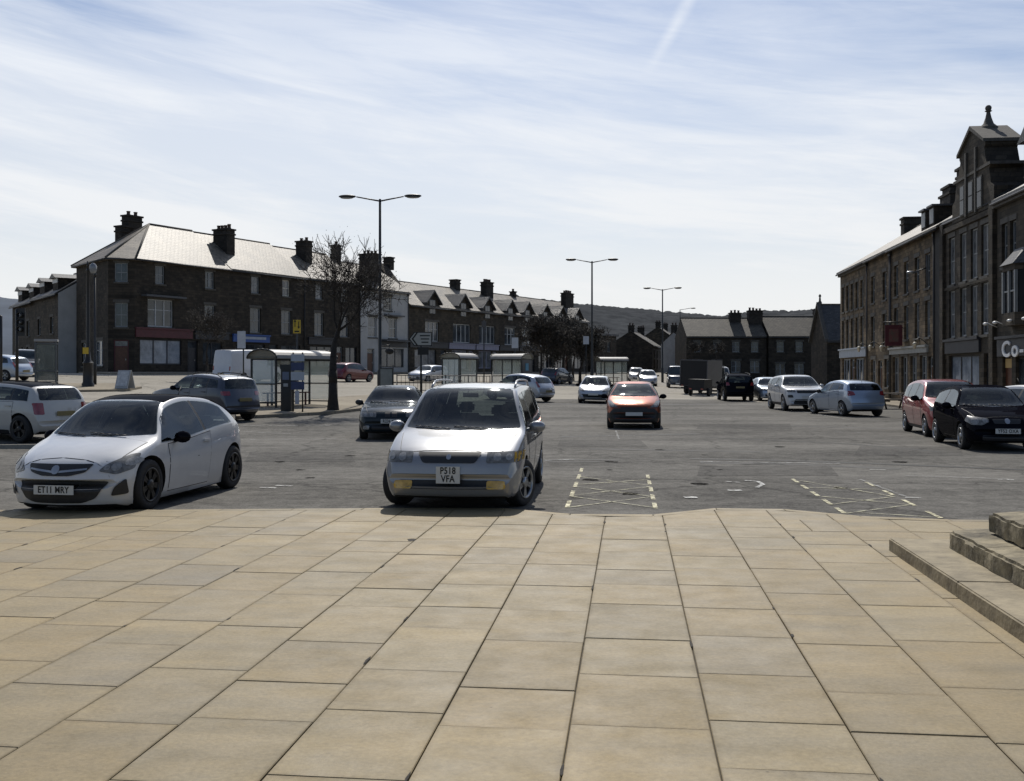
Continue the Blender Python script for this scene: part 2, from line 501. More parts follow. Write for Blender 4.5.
def finish_car(c, name, label, cat, bodymat, rim=ALLOY, panes=None, pillars_dark=True, plate_f=None, plate_r=None, plate_z=.42, plate_rz=.6,
               plate_two=None, head=None, grille=None, intake=None, fog=None, tail=None, rearwin=True, doors=None, mirror=TRIM, roofmat=None,
               lower=None, rails=False, group=None, spokes=5, badge=False, bumper_trim=None, amber=None, grille_mat=TRIM, fogmat=LAMPIN, handles=True,
               handle_mat=None, seam=True, chrome_bar=None, steer=0.0, cabin=True, reflect=True, rearz=None, wiper=True):
    root = thing(name, label, cat, group=group)
    L, W, H = c.L, c.W, c.H
    def edge_y(s):
        P = c.section(s); return P[16][0]
    s0, s1 = c.sc+.05, c.sr-.035
    z0, z1 = c.ft(s0), c.ft(s1)-.012
    yb, yt = edge_y(s0)-.065, edge_y(s1)-.075
    lo = [(yb*f, z0-.035*(1-abs(f))) for f in np.linspace(-1, 1, 9)]
    wpoly = roundpoly([tuple(p) for p in lo]+[(yt, z1), (0, z1+.012), (-yt, z1)], .03, 2)
    bz = lambda s: c.fb(s)+.025
    tz = lambda s: c.ft(s)-c.wt
    spolys = []
    for pn in panes:
        a, b = pn[0], pn[1]; sh = pn[2] if len(pn) > 2 else 0; sb_ = pn[3] if len(pn) > 3 else 0
        S = np.linspace(a, b, 9); up = []
        for s in S[::-1]:
            f = (s-a)/(b-a); ss = s+sh*(1-f)+sb_*f
            if tz(ss)-bz(s) > .015: up.append((ss, max(tz(ss), bz(s)+.012)))
        spolys.append(roundpoly([(s, bz(s)) for s in S]+up, .025, 2))
    rpoly = None
    if rearwin:
        za, zb2 = rearz or (c.zb+.04, c.ze-.05)
        def ey(z):
            lo_, hi_ = c.se-.2, c.L-.02
            for _ in range(30):
                m_ = (lo_+hi_)/2
                if c.ft(m_) > z: lo_ = m_
                else: hi_ = m_
            return edge_y(lo_)
        ya, yb2 = max(.3, ey(za)-.10), max(.3, ey(zb2)-.10)
        rpoly = roundpoly([(-ya, za), (ya, za), (yb2, zb2), (-yb2, zb2)], .05, 3)
    hollow = cabin and seam
    G_ = CLEAR if hollow else GLASS
    holes = ([('front', wpoly)]+[('side', q) for q in spolys]+([('rear', rpoly)] if rpoly else [])) if hollow else None
    body = link('body', c.body_mesh(bodymat, holes), root)
    ws = c.add('windscreen', [wpoly], 'front', G_, root, .003, .045)
    if wiper:
        wb_ = MB()
        for y0, y1 in ((.42, -.10), (-.14, -.64)):
            pts = []
            for f in np.linspace(0, 1, 6):
                y = y0+(y1-y0)*f; z = z0-.024+.03*f
                h, nn, _, _ = c.bvh.ray_cast(Vector((L, y, z)), Vector((-1, 0, 0)))
                if h: pts.append(h+nn*.018)
            wb_.path(pts, .0065, 5)
        wb_.build('wiper', TRIM, ws)
    for v in ('left', 'right'):
        for q in spolys: c.add('side_window', [q], v, G_, root, .003, .06)
        for p1, p2 in zip(panes[:-1], panes[1:]):
            e1 = p1[3] if len(p1) > 3 else 0; e2 = p2[2] if len(p2) > 2 else 0
            a_, b_ = p1[1], p2[0]
            c.add('door_pillar', [[(a_-.004, bz(a_)), (b_+.004, bz(b_)), (b_+e2+.004, tz(b_+e2)), (a_+e1-.004, tz(a_+e1))]], v, TRIM, root, .0025, .06)
    if rpoly: c.add('rear_window', [rpoly], 'rear', G_, root, .003, .05)
    if hollow:
        zs = c.belt0
        d_ = MB(); d_.box((c.X(c.sc+.34), 0, zs-.14), (.42, c.W-.34, .2)); d_.box((c.X(c.sc+.30), -.36, zs-.02), (.2, .34, .07)); d_.build('dashboard', CABIN, root)
        w_ = MB(); M_ = Matrix.Translation((c.X(c.sc+.66), -.36, zs+.0)) @ Matrix.Rotation(R(-62), 4, 'Y')
        w_.lathe([(.165, -.014), (.195, -.014), (.195, .014), (.165, .014)], 20, M_, closed=True); w_.tube(M_ @ Vector((-.17, 0, 0)), M_ @ Vector((.17, 0, 0)), .015); w_.tube(M_ @ Vector((0, 0, 0)), M_ @ Vector((0, 0, .35)), .025); w_.build('steering_wheel', CABIN, root)
        for sx_, nm in ((c.sc+1.28, 'front_seat'), (min(c.sb-.62, c.L-.95), 'rear_seat')):
            for sy in (-.36, .36):
                t_ = MB(); X_ = c.X(sx_); Rb = Matrix.Rotation(R(-12), 3, 'Y')
                t_.box((X_+.22, sy, .57), (.5, .48, .16)); t_.box((X_-.06, sy, .82), (.13, .47, .58), Rb); t_.box((X_-.14, sy, min(1.2, c.H-.26)), (.09, .25, .17), Rb)
                bmesh.ops.bevel(t_.bm, geom=t_.bm.edges[:], offset=.035, segments=2, affect='EDGES'); t_.build(nm, SEAT, root, smooth=True)
        m_ = MB(); m_.box((c.X(c.sr+.02), 0, c.H-.17), (.03, .22, .06)); m_.build('rear_view_mirror', CABIN, root)
    if roofmat:
        S = np.linspace(c.sr+.02, c.se-.02, 8)
        poly = [(s, edge_y(s)-.035) for s in S]+[(s, -edge_y(s)+.035) for s in S[::-1]]
        c.add('roof_panel', [poly], 'top', roofmat, root, .003, .08)
    if seam:
        def bon(e):
            S = np.linspace(.20-e, c.sc-.02+e, 7); w2 = lambda s: c.fw(s)*(.70+.16*min(1, s/c.sc))+e
            return [(s-.10*0, w2(s)) for s in S]+[(s, -w2(s)) for s in S[::-1]]
        c.add('bonnet_seam', [bon(.010)], 'top', TRIM, root, .0012, .07); c.add('bonnet', [bon(0)], 'top', bodymat, root, .003, .07)
    # doors and seams
    for v in ('left', 'right'):
        for dr in (doors or []):
            a, b = dr[0], dr[1]; zlo = dr[2] if len(dr) > 2 else c.gc+.10
            ztop = lambda s: c.fb(s)-.012
            S = np.linspace(a, b, 7)
            q = [(a+.03, zlo), (b-.04, zlo)]+[(s, ztop(s)) for s in S[::-1]]
            if seam:
                big = [(p[0]+(.011 if p[0] > (a+b)/2 else -.011), p[1]+(.009 if p[1] > .6 else -.011)) for p in q]
                c.add('door_seam', [big], v, TRIM, root, .0015, .08)
            dd = c.add('door', [q], v, bodymat, root, .0035, .08)
            if handles:
                sy = 1 if v == 'left' else -1
                hs = b-.16; hz = c.fb(hs)-.11
                h, nn, _, _ = c.bvh.ray_cast(Vector((L/2-hs, 3*sy, hz)), Vector((0, -sy, 0)))
                if h:
                    hb = MB().box(h+Vector((0, sy*.022, 0)), (.19, .022, .03)); hb.box(h+Vector((.08, sy*.008, 0)), (.02, .03, .026)); hb.box(h+Vector((-.08, sy*.008, 0)), (.02, .03, .026))
                    hb.build('door_handle', handle_mat or bodymat, dd)
    if lower:     # dark sill / cladding strip
        for v in ('left', 'right'):
            x0, x1 = c.fo+c.arch+.01, c.fo+c.wb-c.arch-.01
            c.add('sill', [[(x0, c.gc+.025), (x1, c.gc+.025), (x1, c.gc+lower), (x0, c.gc+lower)]], v, TRIM, root, .008, .1)
    # mirrors
    for sy in (-1, 1):
        s = c.sc+.42; z = c.fb(s)+.07; y = c.fw(s)+.09
        mb = MB(); mb.ball((c.X(s, .8), sy*y, z), .1, (.75, 1.15, .8), 14)
        mb.tube((c.X(s+.03, .8), sy*(y-.16), z-.05), (c.X(s, .8), sy*(y-.02), z-.03), .028, n=6)
        mb.build('wing_mirror', mirror, root, smooth=True)
    # lights
    def both(nm, poly, m, view, off=.006, inner=None, cell=.035):
        for sg in (1, -1):
            o = c.add(nm, [[(p[0]*sg, p[1]) for p in poly]], view, m, root, off, cell)
            if inner:
                for (iy, iz, ir) in inner:
                    pc = [(sg*(iy+ir*math.cos(t)), iz+ir*math.sin(t)) for t in np.linspace(0, 2*math.pi, 13)[:-1]]
                    c.add('reflector', [pc], view, LAMPIN, o, off+.004, .03)
    if head: both('headlight', roundpoly(head[0], head[2] if len(head) > 2 else .03), HEADL, 'front', inner=head[1])
    if amber: both('indicator', amber, AMBER, 'front', .008)
    if tail: both('tail_light', roundpoly(tail, .03), TAILL, 'rear')
    if fog: both('fog_light', roundpoly(fog[0], .03), fog[1], 'front', .016)
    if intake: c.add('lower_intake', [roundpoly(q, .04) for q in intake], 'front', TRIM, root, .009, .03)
    if grille:
        g = c.add('grille', [roundpoly(q, .03) for q in grille], 'front', grille_mat, root, .008, .03)
        if chrome_bar: c.add('chrome_bar', chrome_bar, 'front', CHROME, g, .012, .05)
        if badge:
            by, bz_, br = badge
            c.add('badge', [[(by+br*math.cos(t), bz_+br*math.sin(t)) for t in np.linspace(0, 2*math.pi, 15)[:-1]]], 'front', CHROME, g, .018, .03)
    if bumper_trim:
        c.add('bumper_strip', bumper_trim, 'front', TRIM, root, .005, .05)
    def plate(x, z, m, lines, rz, size, w_, h_):
        pb = MB().box((x, 0, z), (.016, w_, h_))
        po = pb.build('number_plate', m, root)
        for k, tx in enumerate(lines):
            zz = z+(len(lines)-1)*h_*.24-k*h_*.48
            M = Matrix.Translation((x+(.010 if rz > 0 else -.010), 0, zz)) @ Matrix.Rotation(rz, 4, 'Z') @ Matrix.Rotation(math.pi/2, 4, 'X') @ Matrix.Diagonal((.80, 1, 1, 1))
            text(tx, size, INK, po, M, 'plate_lettering', space=1.06, depth=.001, bold=size*.022)
    def surf(z, d):
        best = None
        for y, dz_ in ((-.2, 0), (0, 0), (.2, 0), (0, .05), (0, -.05), (0, .09), (0, -.09)):
            h, _, _, _ = c.bvh.ray_cast(Vector((d*L, y, z+dz_)), Vector((-d, 0, 0)))
            if h: best = h.x if best is None else (max(best, h.x) if d > 0 else min(best, h.x))
        return best
    if plate_two: plate(surf(plate_z, 1)+.012, plate_z, PLATEW, plate_two, math.pi/2, .118, .30, .21)
    elif plate_f is not None: plate(surf(plate_z, 1)+.012, plate_z, PLATEW, [plate_f] if plate_f else [], math.pi/2, .112, .52, .112)
    if plate_r is not None: plate(surf(plate_rz, -1)-.012, plate_rz, PLATEY, [plate_r] if plate_r else [], -math.pi/2, .112, .52, .112)
    if rails:
        for sy in (-1, 1):
            S = np.linspace(c.sr+.25, c.se-.1, 9)
            pts = [Vector((c.X(s, .5), sy*(edge_y(s)-.06), c.ft(s)+.0-.02+.06*(0 if i in (0, 8) else 1))) for i, s in enumerate(S)]
            MB().path(pts, .016, 7).build('roof_rail', CHROME if rails == 2 else TRIM, root)
    an = MB().tube((c.L/2-c.se+.05, 0, c.ft(c.se-.05)-.01), (c.L/2-c.se-.12, 0, c.ft(c.se-.05)+.22), .007, .004, 5).build('aerial', TRIM, root)
    for xw in c.wx():
        for sy in (-1, 1): make_wheel(c, root, xw, sy, rim, spokes, steer if xw > 0 else 0)
    return root

def put(root, x, y, ang, dz=0.0):
    """park it on the sloping ground, heading ang (degrees from +X)"""
    a = R(ang); hx, hy = math.cos(a), math.sin(a)
    e = .8
    pitch = math.atan2(gz(x+hx*e, y+hy*e)-gz(x-hx*e, y-hy*e), 2*e)
    lx, ly = -hy, hx
    roll = math.atan2(gz(x+lx*e, y+ly*e)-gz(x-lx*e, y-ly*e), 2*e)
    root.location = (x, y, gz(x, y)+dz)
    root.rotation_euler = (roll, -pitch, a)
    return root
def put_wheels(root, c, f, r, side):
    """f, r: where the visible front and rear wheel touch the ground (world xy)"""
    f = Vector(f[:2]); r = Vector(r[:2]); h = (f-r).normalized(); left = Vector((-h.y, h.x))
    m = (f+r)/2-left*side*(c.W/2-.03)
    mid = c.L/2-c.fo-c.wb/2
    p = m-h*mid
    return put(root, p.x, p.y, math.degrees(math.atan2(h.y, h.x)))
# ------------------------------------------------------------------ the individual vehicles
P_WHITE = paint('paint_white', (.54, .545, .55))
P_SILVER = paint('paint_silver', (.27, .275, .285), .45, .36)
P_SILVER2 = paint('paint_pale_silver', (.48, .50, .53), .4, .33)
P_BLUEGREY = paint('paint_blue_grey', (.042, .048, .066), .3, .33)
P_NAVY = paint('paint_dark_blue', (.010, .018, .022), 0, .16, .15, .3)
P_ORANGE = paint('paint_orange', (.25, .060, .022), .65, .33, .5)
P_BLACK = paint('paint_black', (.005, .005, .008), 0, .10, .12, 0)
P_RED = paint('paint_red', (.26, .022, .025), .2, .35)
P_DKRED = paint('paint_dark_red', (.12, .012, .02), .2, .35)
P_PALEBLUE = paint('paint_pale_blue', (.33, .39, .47), .5, .33)
P_VANGREY = paint('paint_van_white', (.50, .52, .56), 0, .45)

def gp2(px, py): return gp(px, py)

# 1 white three-door hatchback, black roof
c = Car(L=3.93, W=1.72, H=1.455, wb=2.51, fo=.80, rw=.328, zn=.665, sc=.90, zc=.925, sr=1.66, sp=2.35, se=3.15, ze=1.34, sb=3.84, zb=.96,
        belt0=.845, belt1=.99, inset=.25, wt=.092, kf=.36, gc=.10)
c.ft = pchip(*zip(*[(0, .46), (.03, .56), (.12, .665), (.42, .80), (.88, .925), (1.64, 1.385), (2.2, 1.455), (2.75, 1.425), (3.12, 1.33), (3.42, 1.17), (3.66, .995), (3.80, .84), (3.88, .72), (3.93, .55)]))
o = finish_car(c, 'hatchback_car', 'white three-door hatchback with black wheels and black mirrors at the paving edge', 'car', P_WHITE, rim=BLACKRIM,
    panes=[(1.09, 2.33, .28, -.06), (2.39, 3.28, -.06, -.20)], rearz=(1.02, 1.28), plate_f='ET11 MRY', plate_z=.335, doors=[(1.26, 2.50)], mirror=P_BLACK, roofmat=P_BLACK,
    head=([(.49, .555), (.68, .51), (.80, .565), (.79, .75), (.72, .74), (.56, .635)], [(.66, .60, .05), (.77, .655, .05), (.57, .59, .03)]),
    grille=[[(-.43, .64), (.43, .64), (.36, .545), (.18, .50), (-.18, .50), (-.36, .545)]], chrome_bar=[[(-.37, .59), (0, .555), (.37, .59), (.37, .57), (0, .532), (-.37, .57)]],
    badge=(0, .57, .05),
    intake=[[(-.60, .43), (.60, .43), (.46, .22), (.30, .17), (-.30, .17), (-.46, .22)]],
    fog=([(.62, .25), (.77, .27), (.76, .46), (.66, .36)], TRIM), tail=[(.55, .80), (.72, .78), (.70, 1.08), (.58, 1.06)], plate_r='ET11 MRY', spokes=7,
    handle_mat=P_WHITE)
put_wheels(o, c, gp2(157, 508.5), gp2(229, 489.5), 1)

# 2 silver people carrier
c = Car(L=4.75, W=1.79, H=1.61, wb=2.83, fo=.93, rw=.315, zn=.745, sc=1.02, zc=1.0, sr=1.92, sp=3.0, se=4.35, ze=1.55, sb=4.62, zb=1.0,
        belt0=.96, belt1=1.03, inset=.20, kf=.16, kr=.1, gc=.17, wf=.86)
o = finish_car(c, 'people_carrier', 'silver people carrier with square front plate and amber fog lights at the paving edge', 'car', P_SILVER, rim=ALLOY,
    panes=[(1.30, 2.30, .30, 0), (2.38, 3.35), (3.43, 4.35, 0, -.06)], plate_two=['P518', 'VFA'], plate_z=.49, doors=[(1.35, 2.36), (2.38, 3.36)], mirror=P_SILVER,
    head=([(.47, .635), (.87, .635), (.87, .765), (.47, .765)], [(.60, .70, .05), (.74, .70, .04)], .02), amber=[(.80, .645), (.885, .645), (.885, .755), (.80, .755)],
    grille=[[(-.41, .76), (.41, .76), (.33, .635), (-.33, .635)]], badge=(0, .70, .03),
    intake=[[(-.66, .415), (.66, .415), (.66, .315), (-.66, .315)]], fog=([(.47, .315), (.70, .315), (.70, .41), (.47, .41)], AMBER),
    tail=[(.62, .75), (.82, .75), (.80, 1.25), (.66, 1.2)], plate_r='', rails=2, steer=-20)
put_wheels(o, c, gp2(524.5, 505.5), gp2(541, 483), 1)

# 3 orange small hatchback (travelling towards us)
c = Car(L=3.95, W=1.72, H=1.46, wb=2.49, fo=.82, rw=.30, zn=.76, sc=1.02, zc=1.0, sr=1.95, sp=2.45, se=3.4, ze=1.36, sb=3.82, zb=1.02, belt0=.93, belt1=1.08, inset=.25, kf=.30)
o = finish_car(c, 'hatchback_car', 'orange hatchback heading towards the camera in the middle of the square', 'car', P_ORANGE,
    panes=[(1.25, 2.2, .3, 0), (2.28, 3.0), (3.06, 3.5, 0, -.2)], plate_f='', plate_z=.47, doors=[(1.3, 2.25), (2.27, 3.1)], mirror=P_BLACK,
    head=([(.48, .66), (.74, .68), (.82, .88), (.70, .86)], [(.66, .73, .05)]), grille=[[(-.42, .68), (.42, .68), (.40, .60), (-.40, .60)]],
    intake=[[(-.62, .64), (.62, .64), (.74, .52), (.74, .22), (-.74, .22), (-.74, .52)]], fog=([(.70, .33), (.82, .33), (.82, .50), (.72, .50)], TRIM), tail=[(.6, .8), (.75, .8), (.72, 1.1), (.62, 1.1)])  # oversized intake: its black stands in for shade on the lower front
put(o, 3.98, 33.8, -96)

# 4 dark blue saloon behind the people carrier
c = Car(L=4.47, W=1.74, H=1.40, wb=2.73, fo=.76, rw=.31, zn=.72, sc=1.45, zc=.94, sr=2.2, sp=2.8, se=3.45, ze=1.27, sb=3.95, zb=.99, belt0=.88, belt1=.95, inset=.27, kf=.22, saloon=True)
o = finish_car(c, 'saloon_car', 'dark blue saloon parked beside the tall lamp post and behind the silver people carrier', 'car', P_NAVY,
    panes=[(1.75, 2.65, .3, 0), (2.72, 3.5, 0, -.1)], plate_f='R236 MPD', plate_z=.50, doors=[(1.8, 2.7), (2.72, 3.5)], mirror=TRIM, rearz=(1.0, 1.22),
    head=([(.38, .60), (.80, .60), (.80, .72), (.38, .72)], [(.50, .66, .05), (.66, .66, .05)], .02), grille=[[(-.16, .60), (-.02, .60), (-.02, .72), (-.16, .72)], [(.02, .60), (.16, .60), (.16, .72), (.02, .72)]],
    intake=[[(-.50, .40), (.50, .40), (.50, .28), (-.50, .28)]], fog=([(.56, .29), (.72, .29), (.72, .38), (.56, .38)], LAMPIN), tail=[(.4, .75), (.78, .75), (.78, .9), (.4, .9)])
put(o, -3.28, 28.8, -86)

# 5 white estate-style small car on the left, seen from behind
c = Car(L=3.95, W=1.75, H=1.45, wb=2.55, fo=.78, rw=.34, zn=.80, sc=1.15, zc=1.0, sr=1.75, sp=2.3, se=3.5, ze=1.38, sb=3.84, zb=1.0, belt0=.96, belt1=1.0, inset=.20, kf=.22, kr=.12, gc=.18)
o = finish_car(c, 'hatchback_car', 'white compact car with dark roof and red tail lights at the left edge', 'car', paint('paint_offwhite', (.46, .45, .42)), rim=BLACKRIM, roofmat=P_BLACK,
    panes=[(1.4, 2.25, .2, 0), (2.30, 2.95), (3.0, 3.55, 0, -.08)], doors=[(1.4, 2.35), (2.37, 3.1)], plate_r='', plate_rz=.72, mirror=P_BLACK,
    tail=[(.56, .70), (.78, .70), (.78, .98), (.56, .98)], head=([(.5, .65), (.75, .65), (.75, .85), (.5, .85)], None), lower=.12)
put(o, -12.75, 26.2, 154)

# 6 blue-grey crossover
c = Car(L=4.16, W=1.75, H=1.56, wb=2.54, fo=.86, rw=.335, zn=.86, sc=1.1, zc=1.06, sr=1.85, sp=2.5, se=3.75, ze=1.46, sb=3.98, zb=1.06, belt0=1.0, belt1=1.1, inset=.22, gc=.22, kr=.18)
o = finish_car(c, 'crossover_car', 'blue-grey crossover with red tail lights parked beside the bus shelter', 'car', P_BLUEGREY,
    panes=[(1.35, 2.3, .28, 0), (2.38, 3.1), (3.18, 3.68, 0, -.1)], doors=[(1.4, 2.35), (2.37, 3.2)], plate_r='', plate_rz=.75, mirror=P_BLACK,
    tail=[(.52, .88), (.80, .88), (.80, 1.02), (.52, 1.02)], head=([(.5, .75), (.78, .78), (.78, .9), (.5, .86)], None), lower=.16, rails=1)
put(o, -10.55, 35.3, 146)

# 7 silver hatchback behind the people carrier's roof
c = Car(L=4.1, W=1.73, H=1.50, wb=2.55, fo=.84, rw=.31, sc=1.05, sr=1.8, se=3.5, sb=3.9, belt0=.95, belt1=1.06)
o = finish_car(c, 'hatchback_car', 'silver hatchback seen from behind beyond the roof of the silver people carrier', 'car', P_SILVER2,
    panes=[(1.3, 2.25, .28, 0), (2.33, 3.05), (3.12, 3.5, 0, -.15)], doors=[(1.35, 2.3), (2.32, 3.1)], plate_r='', mirror=TRIM,
    tail=[(.58, .8), (.76, .8), (.74, 1.1), (.62, 1.1)], head=([(.5, .62), (.78, .66), (.78, .8), (.5, .76)], None))
put(o, .35, 56.5, 142)

# 8 pale silver hatchback facing us
c = Car(L=4.04, W=1.74, H=1.47, wb=2.54, fo=.88, rw=.305, sc=1.08, sr=1.9, se=3.5, sb=3.86, kf=.32)
o = finish_car(c, 'hatchback_car', 'silver hatchback with wide dark grille facing the camera left of the orange car', 'car', P_SILVER2,
    panes=[(1.3, 2.25, .28, 0), (2.33, 3.05), (3.12, 3.5, 0, -.15)], doors=[(1.35, 2.3), (2.32, 3.1)], plate_f='', mirror=P_BLACK, plate_z=.5,
    head=([(.45, .62), (.78, .68), (.82, .86), (.6, .8)], [(.62, .71, .05)]), intake=[[(-.62, .52), (.62, .52), (.5, .28), (-.5, .28)]], tail=[(.6, .8), (.75, .8), (.72, 1.1), (.62, 1.1)])
put(o, 4.6, 57.0, -98)

# 9 white SUV on the right
c = Car(L=4.36, W=1.90, H=1.635, wb=2.66, fo=.83, rw=.365, zn=.98, sc=1.05, zc=1.13, sr=1.85, sp=2.3, se=3.95, ze=1.48, sb=4.2, zb=1.12, belt0=1.08, belt1=1.2, inset=.22, gc=.24, kf=.22)
o = finish_car(c, 'suv_car', 'white SUV with dark grille facing the camera on the right side', 'car', P_WHITE,
    panes=[(1.35, 2.3, .25, 0), (2.38, 3.15), (3.22, 3.9, 0, -.12)], doors=[(1.4, 2.35), (2.37, 3.2)], plate_f='', plate_z=.62, mirror=P_WHITE,
    head=([(.52, .86), (.86, .86), (.86, .98), (.55, .96)], [(.65, .91, .04)]), grille=[[(-.5, .95), (.5, .95), (.46, .82), (-.46, .82)]],
    intake=[[(-.55, .55), (.55, .55), (.62, .34), (-.62, .34)]], fog=([(.62, .62), (.84, .62), (.84, .74), (.66, .74)], TRIM), lower=.14, tail=[(.6, .9), (.8, .9), (.8, 1.1), (.6, 1.1)])
put(o, 13.3, 48.3, -91)

# 10 silver five-door hatchback seen from behind, right
c = Car(L=4.05, W=1.70, H=1.45, wb=2.47, fo=.84, rw=.305, sc=1.08, sr=1.85, se=3.45, ze=1.36, sb=3.84, zb=1.0, belt0=.92, belt1=1.04)
o = finish_car(c, 'hatchback_car', 'silver five-door hatchback seen from behind next to the white SUV', 'car', P_PALEBLUE,
    panes=[(1.3, 2.25, .28, 0), (2.33, 3.0), (3.07, 3.42, 0, -.15)], doors=[(1.35, 2.3), (2.32, 3.1)], plate_r=None, mirror=TRIM,
    tail=[(.52, .86), (.78, .82), (.76, 1.02), (.56, 1.0)], head=([(.5, .62), (.78, .66), (.78, .8), (.5, .76)], None))
put(o, 13.75, 42.6, 100)

# 11 red people carrier
c = Car(L=4.25, W=1.72, H=1.57, wb=2.6, fo=.85, rw=.30, zn=.84, sc=.95, zc=1.06, sr=1.75, sp=2.5, se=3.6, ze=1.45, sb=4.05, zb=1.05, belt0=.98, belt1=1.04, inset=.2)
o = finish_car(c, 'people_carrier', 'red compact people carrier parked behind the black hatchback', 'car', P_RED,
    panes=[(1.15, 2.1, .3, 0), (2.18, 2.95), (3.02, 3.75, 0, -.1)], doors=[(1.2, 2.15), (2.17, 3.0)], plate_f='', mirror=P_BLACK,
    head=([(.45, .70), (.80, .72), (.80, .86), (.5, .84)], None), intake=[[(-.5, .42), (.5, .42), (.5, .28), (-.5, .28)]], tail=[(.6, .8), (.78, .8), (.78, 1.3), (.66, 1.3)], lower=.1)
put_wheels(o, c, gp2(925, 436.6), gp2(904, 431), -1)

# 12 black three-door hatchback, front right
c = Car(L=3.92, W=1.65, H=1.465, wb=2.46, fo=.80, rw=.30, zn=.74, sc=1.05, zc=.98, sr=1.75, sp=2.2, se=3.25, ze=1.35, sb=3.75, zb=.98, belt0=.92, belt1=1.0, inset=.22, kf=.26)
o = finish_car(c, 'hatchback_car', 'black hatchback with round headlights and silver wheels at the right edge', 'car', P_BLACK,
    panes=[(1.3, 2.35, .28, 0), (2.43, 3.4, 0, -.15)], doors=[(1.35, 2.45)], plate_f='YF52 OXA', plate_z=.46, mirror=P_BLACK,
    head=([(.36, .66), (.50, .585), (.70, .585), (.79, .67), (.74, .78), (.50, .75), (.38, .74)], [(.63, .67, .075), (.44, .68, .05)]),
    grille=[[(-.30, .72), (.30, .72), (.27, .62), (-.27, .62)]], badge=(0, .675, .055), intake=[[(-.5, .36), (.5, .36), (.5, .25), (-.5, .25)]], tail=[(.55, .75), (.75, .75), (.72, 1.0), (.6, 1.0)])
put_wheels(o, c, gp2(962, 449.5), gp2(933.5, 441.5), -1)

# 13 silver car at the right edge, behind the black one
c = Car(L=4.1, W=1.72, H=1.45, belt0=.93, belt1=1.02)
o = finish_car(c, 'hatchback_car', 'silver car partly cut off by the right edge beyond the black hatchback', 'car', P_SILVER,
    panes=[(1.3, 2.25, .28, 0), (2.33, 3.05), (3.12, 3.5, 0, -.15)], doors=[(1.35, 2.3), (2.32, 3.1)], plate_f='', mirror=P_SILVER,
    head=([(.5, .62), (.78, .66), (.78, .8), (.5, .76)], None), tail=[(.6, .8), (.75, .8), (.72, 1.1), (.62, 1.1)])
put(o, 13.95, 26.6, -84)

# 14 black SUV seen from behind
c = Car(L=4.5, W=1.83, H=1.68, wb=2.65, fo=.88, rw=.35, zn=.92, sc=1.15, zc=1.1, sr=1.95, sp=2.5, se=4.1, ze=1.55, sb=4.35, zb=1.1, belt0=1.05, belt1=1.15, gc=.25)
suv = c
o = finish_car(c, 'suv_car', 'black SUV seen from behind next to the dark van', 'car', P_BLACK,
    panes=[(1.4, 2.35, .28, 0), (2.43, 3.2), (3.27, 4.05, 0, -.12)], doors=[(1.45, 2.4), (2.42, 3.25)], plate_r='', plate_rz=.85, mirror=P_BLACK,
    tail=[(.6, .95), (.82, .95), (.8, 1.15), (.66, 1.15)], head=([(.5, .75), (.78, .78), (.78, .9), (.5, .86)], None), rails=1)
put(o, 13.85, 64, 86)

# 15 pale blue saloon facing us
c = Car(L=4.5, W=1.77, H=1.45, wb=2.65, fo=.9, rw=.31, zn=.76, sc=1.3, zc=.96, sr=2.1, sp=2.7, se=3.5, ze=1.33, sb=4.0, zb=1.02, belt0=.9, belt1=.98, inset=.25, saloon=True)
o = finish_car(c, 'saloon_car', 'pale blue saloon facing the camera between the black and white SUVs', 'car', P_PALEBLUE,
    panes=[(1.6, 2.55, .28, 0), (2.63, 3.5, 0, -.15)], doors=[(1.65, 2.6), (2.62, 3.4)], plate_f='', plate_z=.5, mirror=P_PALEBLUE, rearz=(1.03, 1.28),
    head=([(.5, .64), (.82, .66), (.82, .8), (.54, .76)], [(.65, .71, .045)]), grille=[[(-.4, .74), (.4, .74), (.34, .60), (-.34, .60)]], intake=[[(-.6, .42), (.6, .42), (.6, .3), (-.6, .3)]],
    tail=[(.5, .8), (.8, .8), (.8, .95), (.5, .95)])
put(o, 15.9, 64.0, -92)

# far cars: one simpler body, each painted its own
def far_car(cc, label, m, x, y, ang, cat='car', name='parked_car', front=True, group=None):
    o = finish_car(cc, name, label, cat, m, panes=[(1.3, 2.25, .28, 0), (2.33, 3.05), (3.12, 3.5, 0, -.15)], doors=[(1.35, 2.3), (2.32, 3.1)], seam=False, handles=False, wiper=False,
        plate_f='' if front else None, plate_r='', head=([(.5, .62), (.78, .66), (.78, .8), (.5, .76)], None), tail=[(.6, .8), (.75, .8), (.72, 1.1), (.62, 1.1)],
        intake=[[(-.5, .42), (.5, .42), (.5, .28), (-.5, .28)]], group=group)
    return put(o, x, y, ang)
base = lambda **k: Car(**dict(dict(L=4.1, W=1.72, H=1.48, se=3.5, sb=3.88), **k))
def xy(px, d): return ((px-CX)/F*d, d)
far_car(base(), 'dark red hatchback parked along the shopfronts behind the first bare tree', P_DKRED, *xy(351, 79), 60)
far_car(base(H=1.42), 'pale silver car parked behind the black guard railing', P_SILVER2, *xy(428, 84), 240)
far_car(base(), 'dark car parked by the shopfronts below the large dark trees', P_BLUEGREY, *xy(557, 92), 62)
far_car(base(), 'white car far down the street above the roof of the orange car', P_WHITE, *xy(636, 112), -94)
far_car(base(), 'small pale car following the white one far down the street', P_SILVER2, *xy(647, 96), -94)
far_car(base(H=1.5), 'blue-grey car partly cut off at the far left edge by the traffic lights', P_PALEBLUE, *xy(-3, 61), 165, front=False)
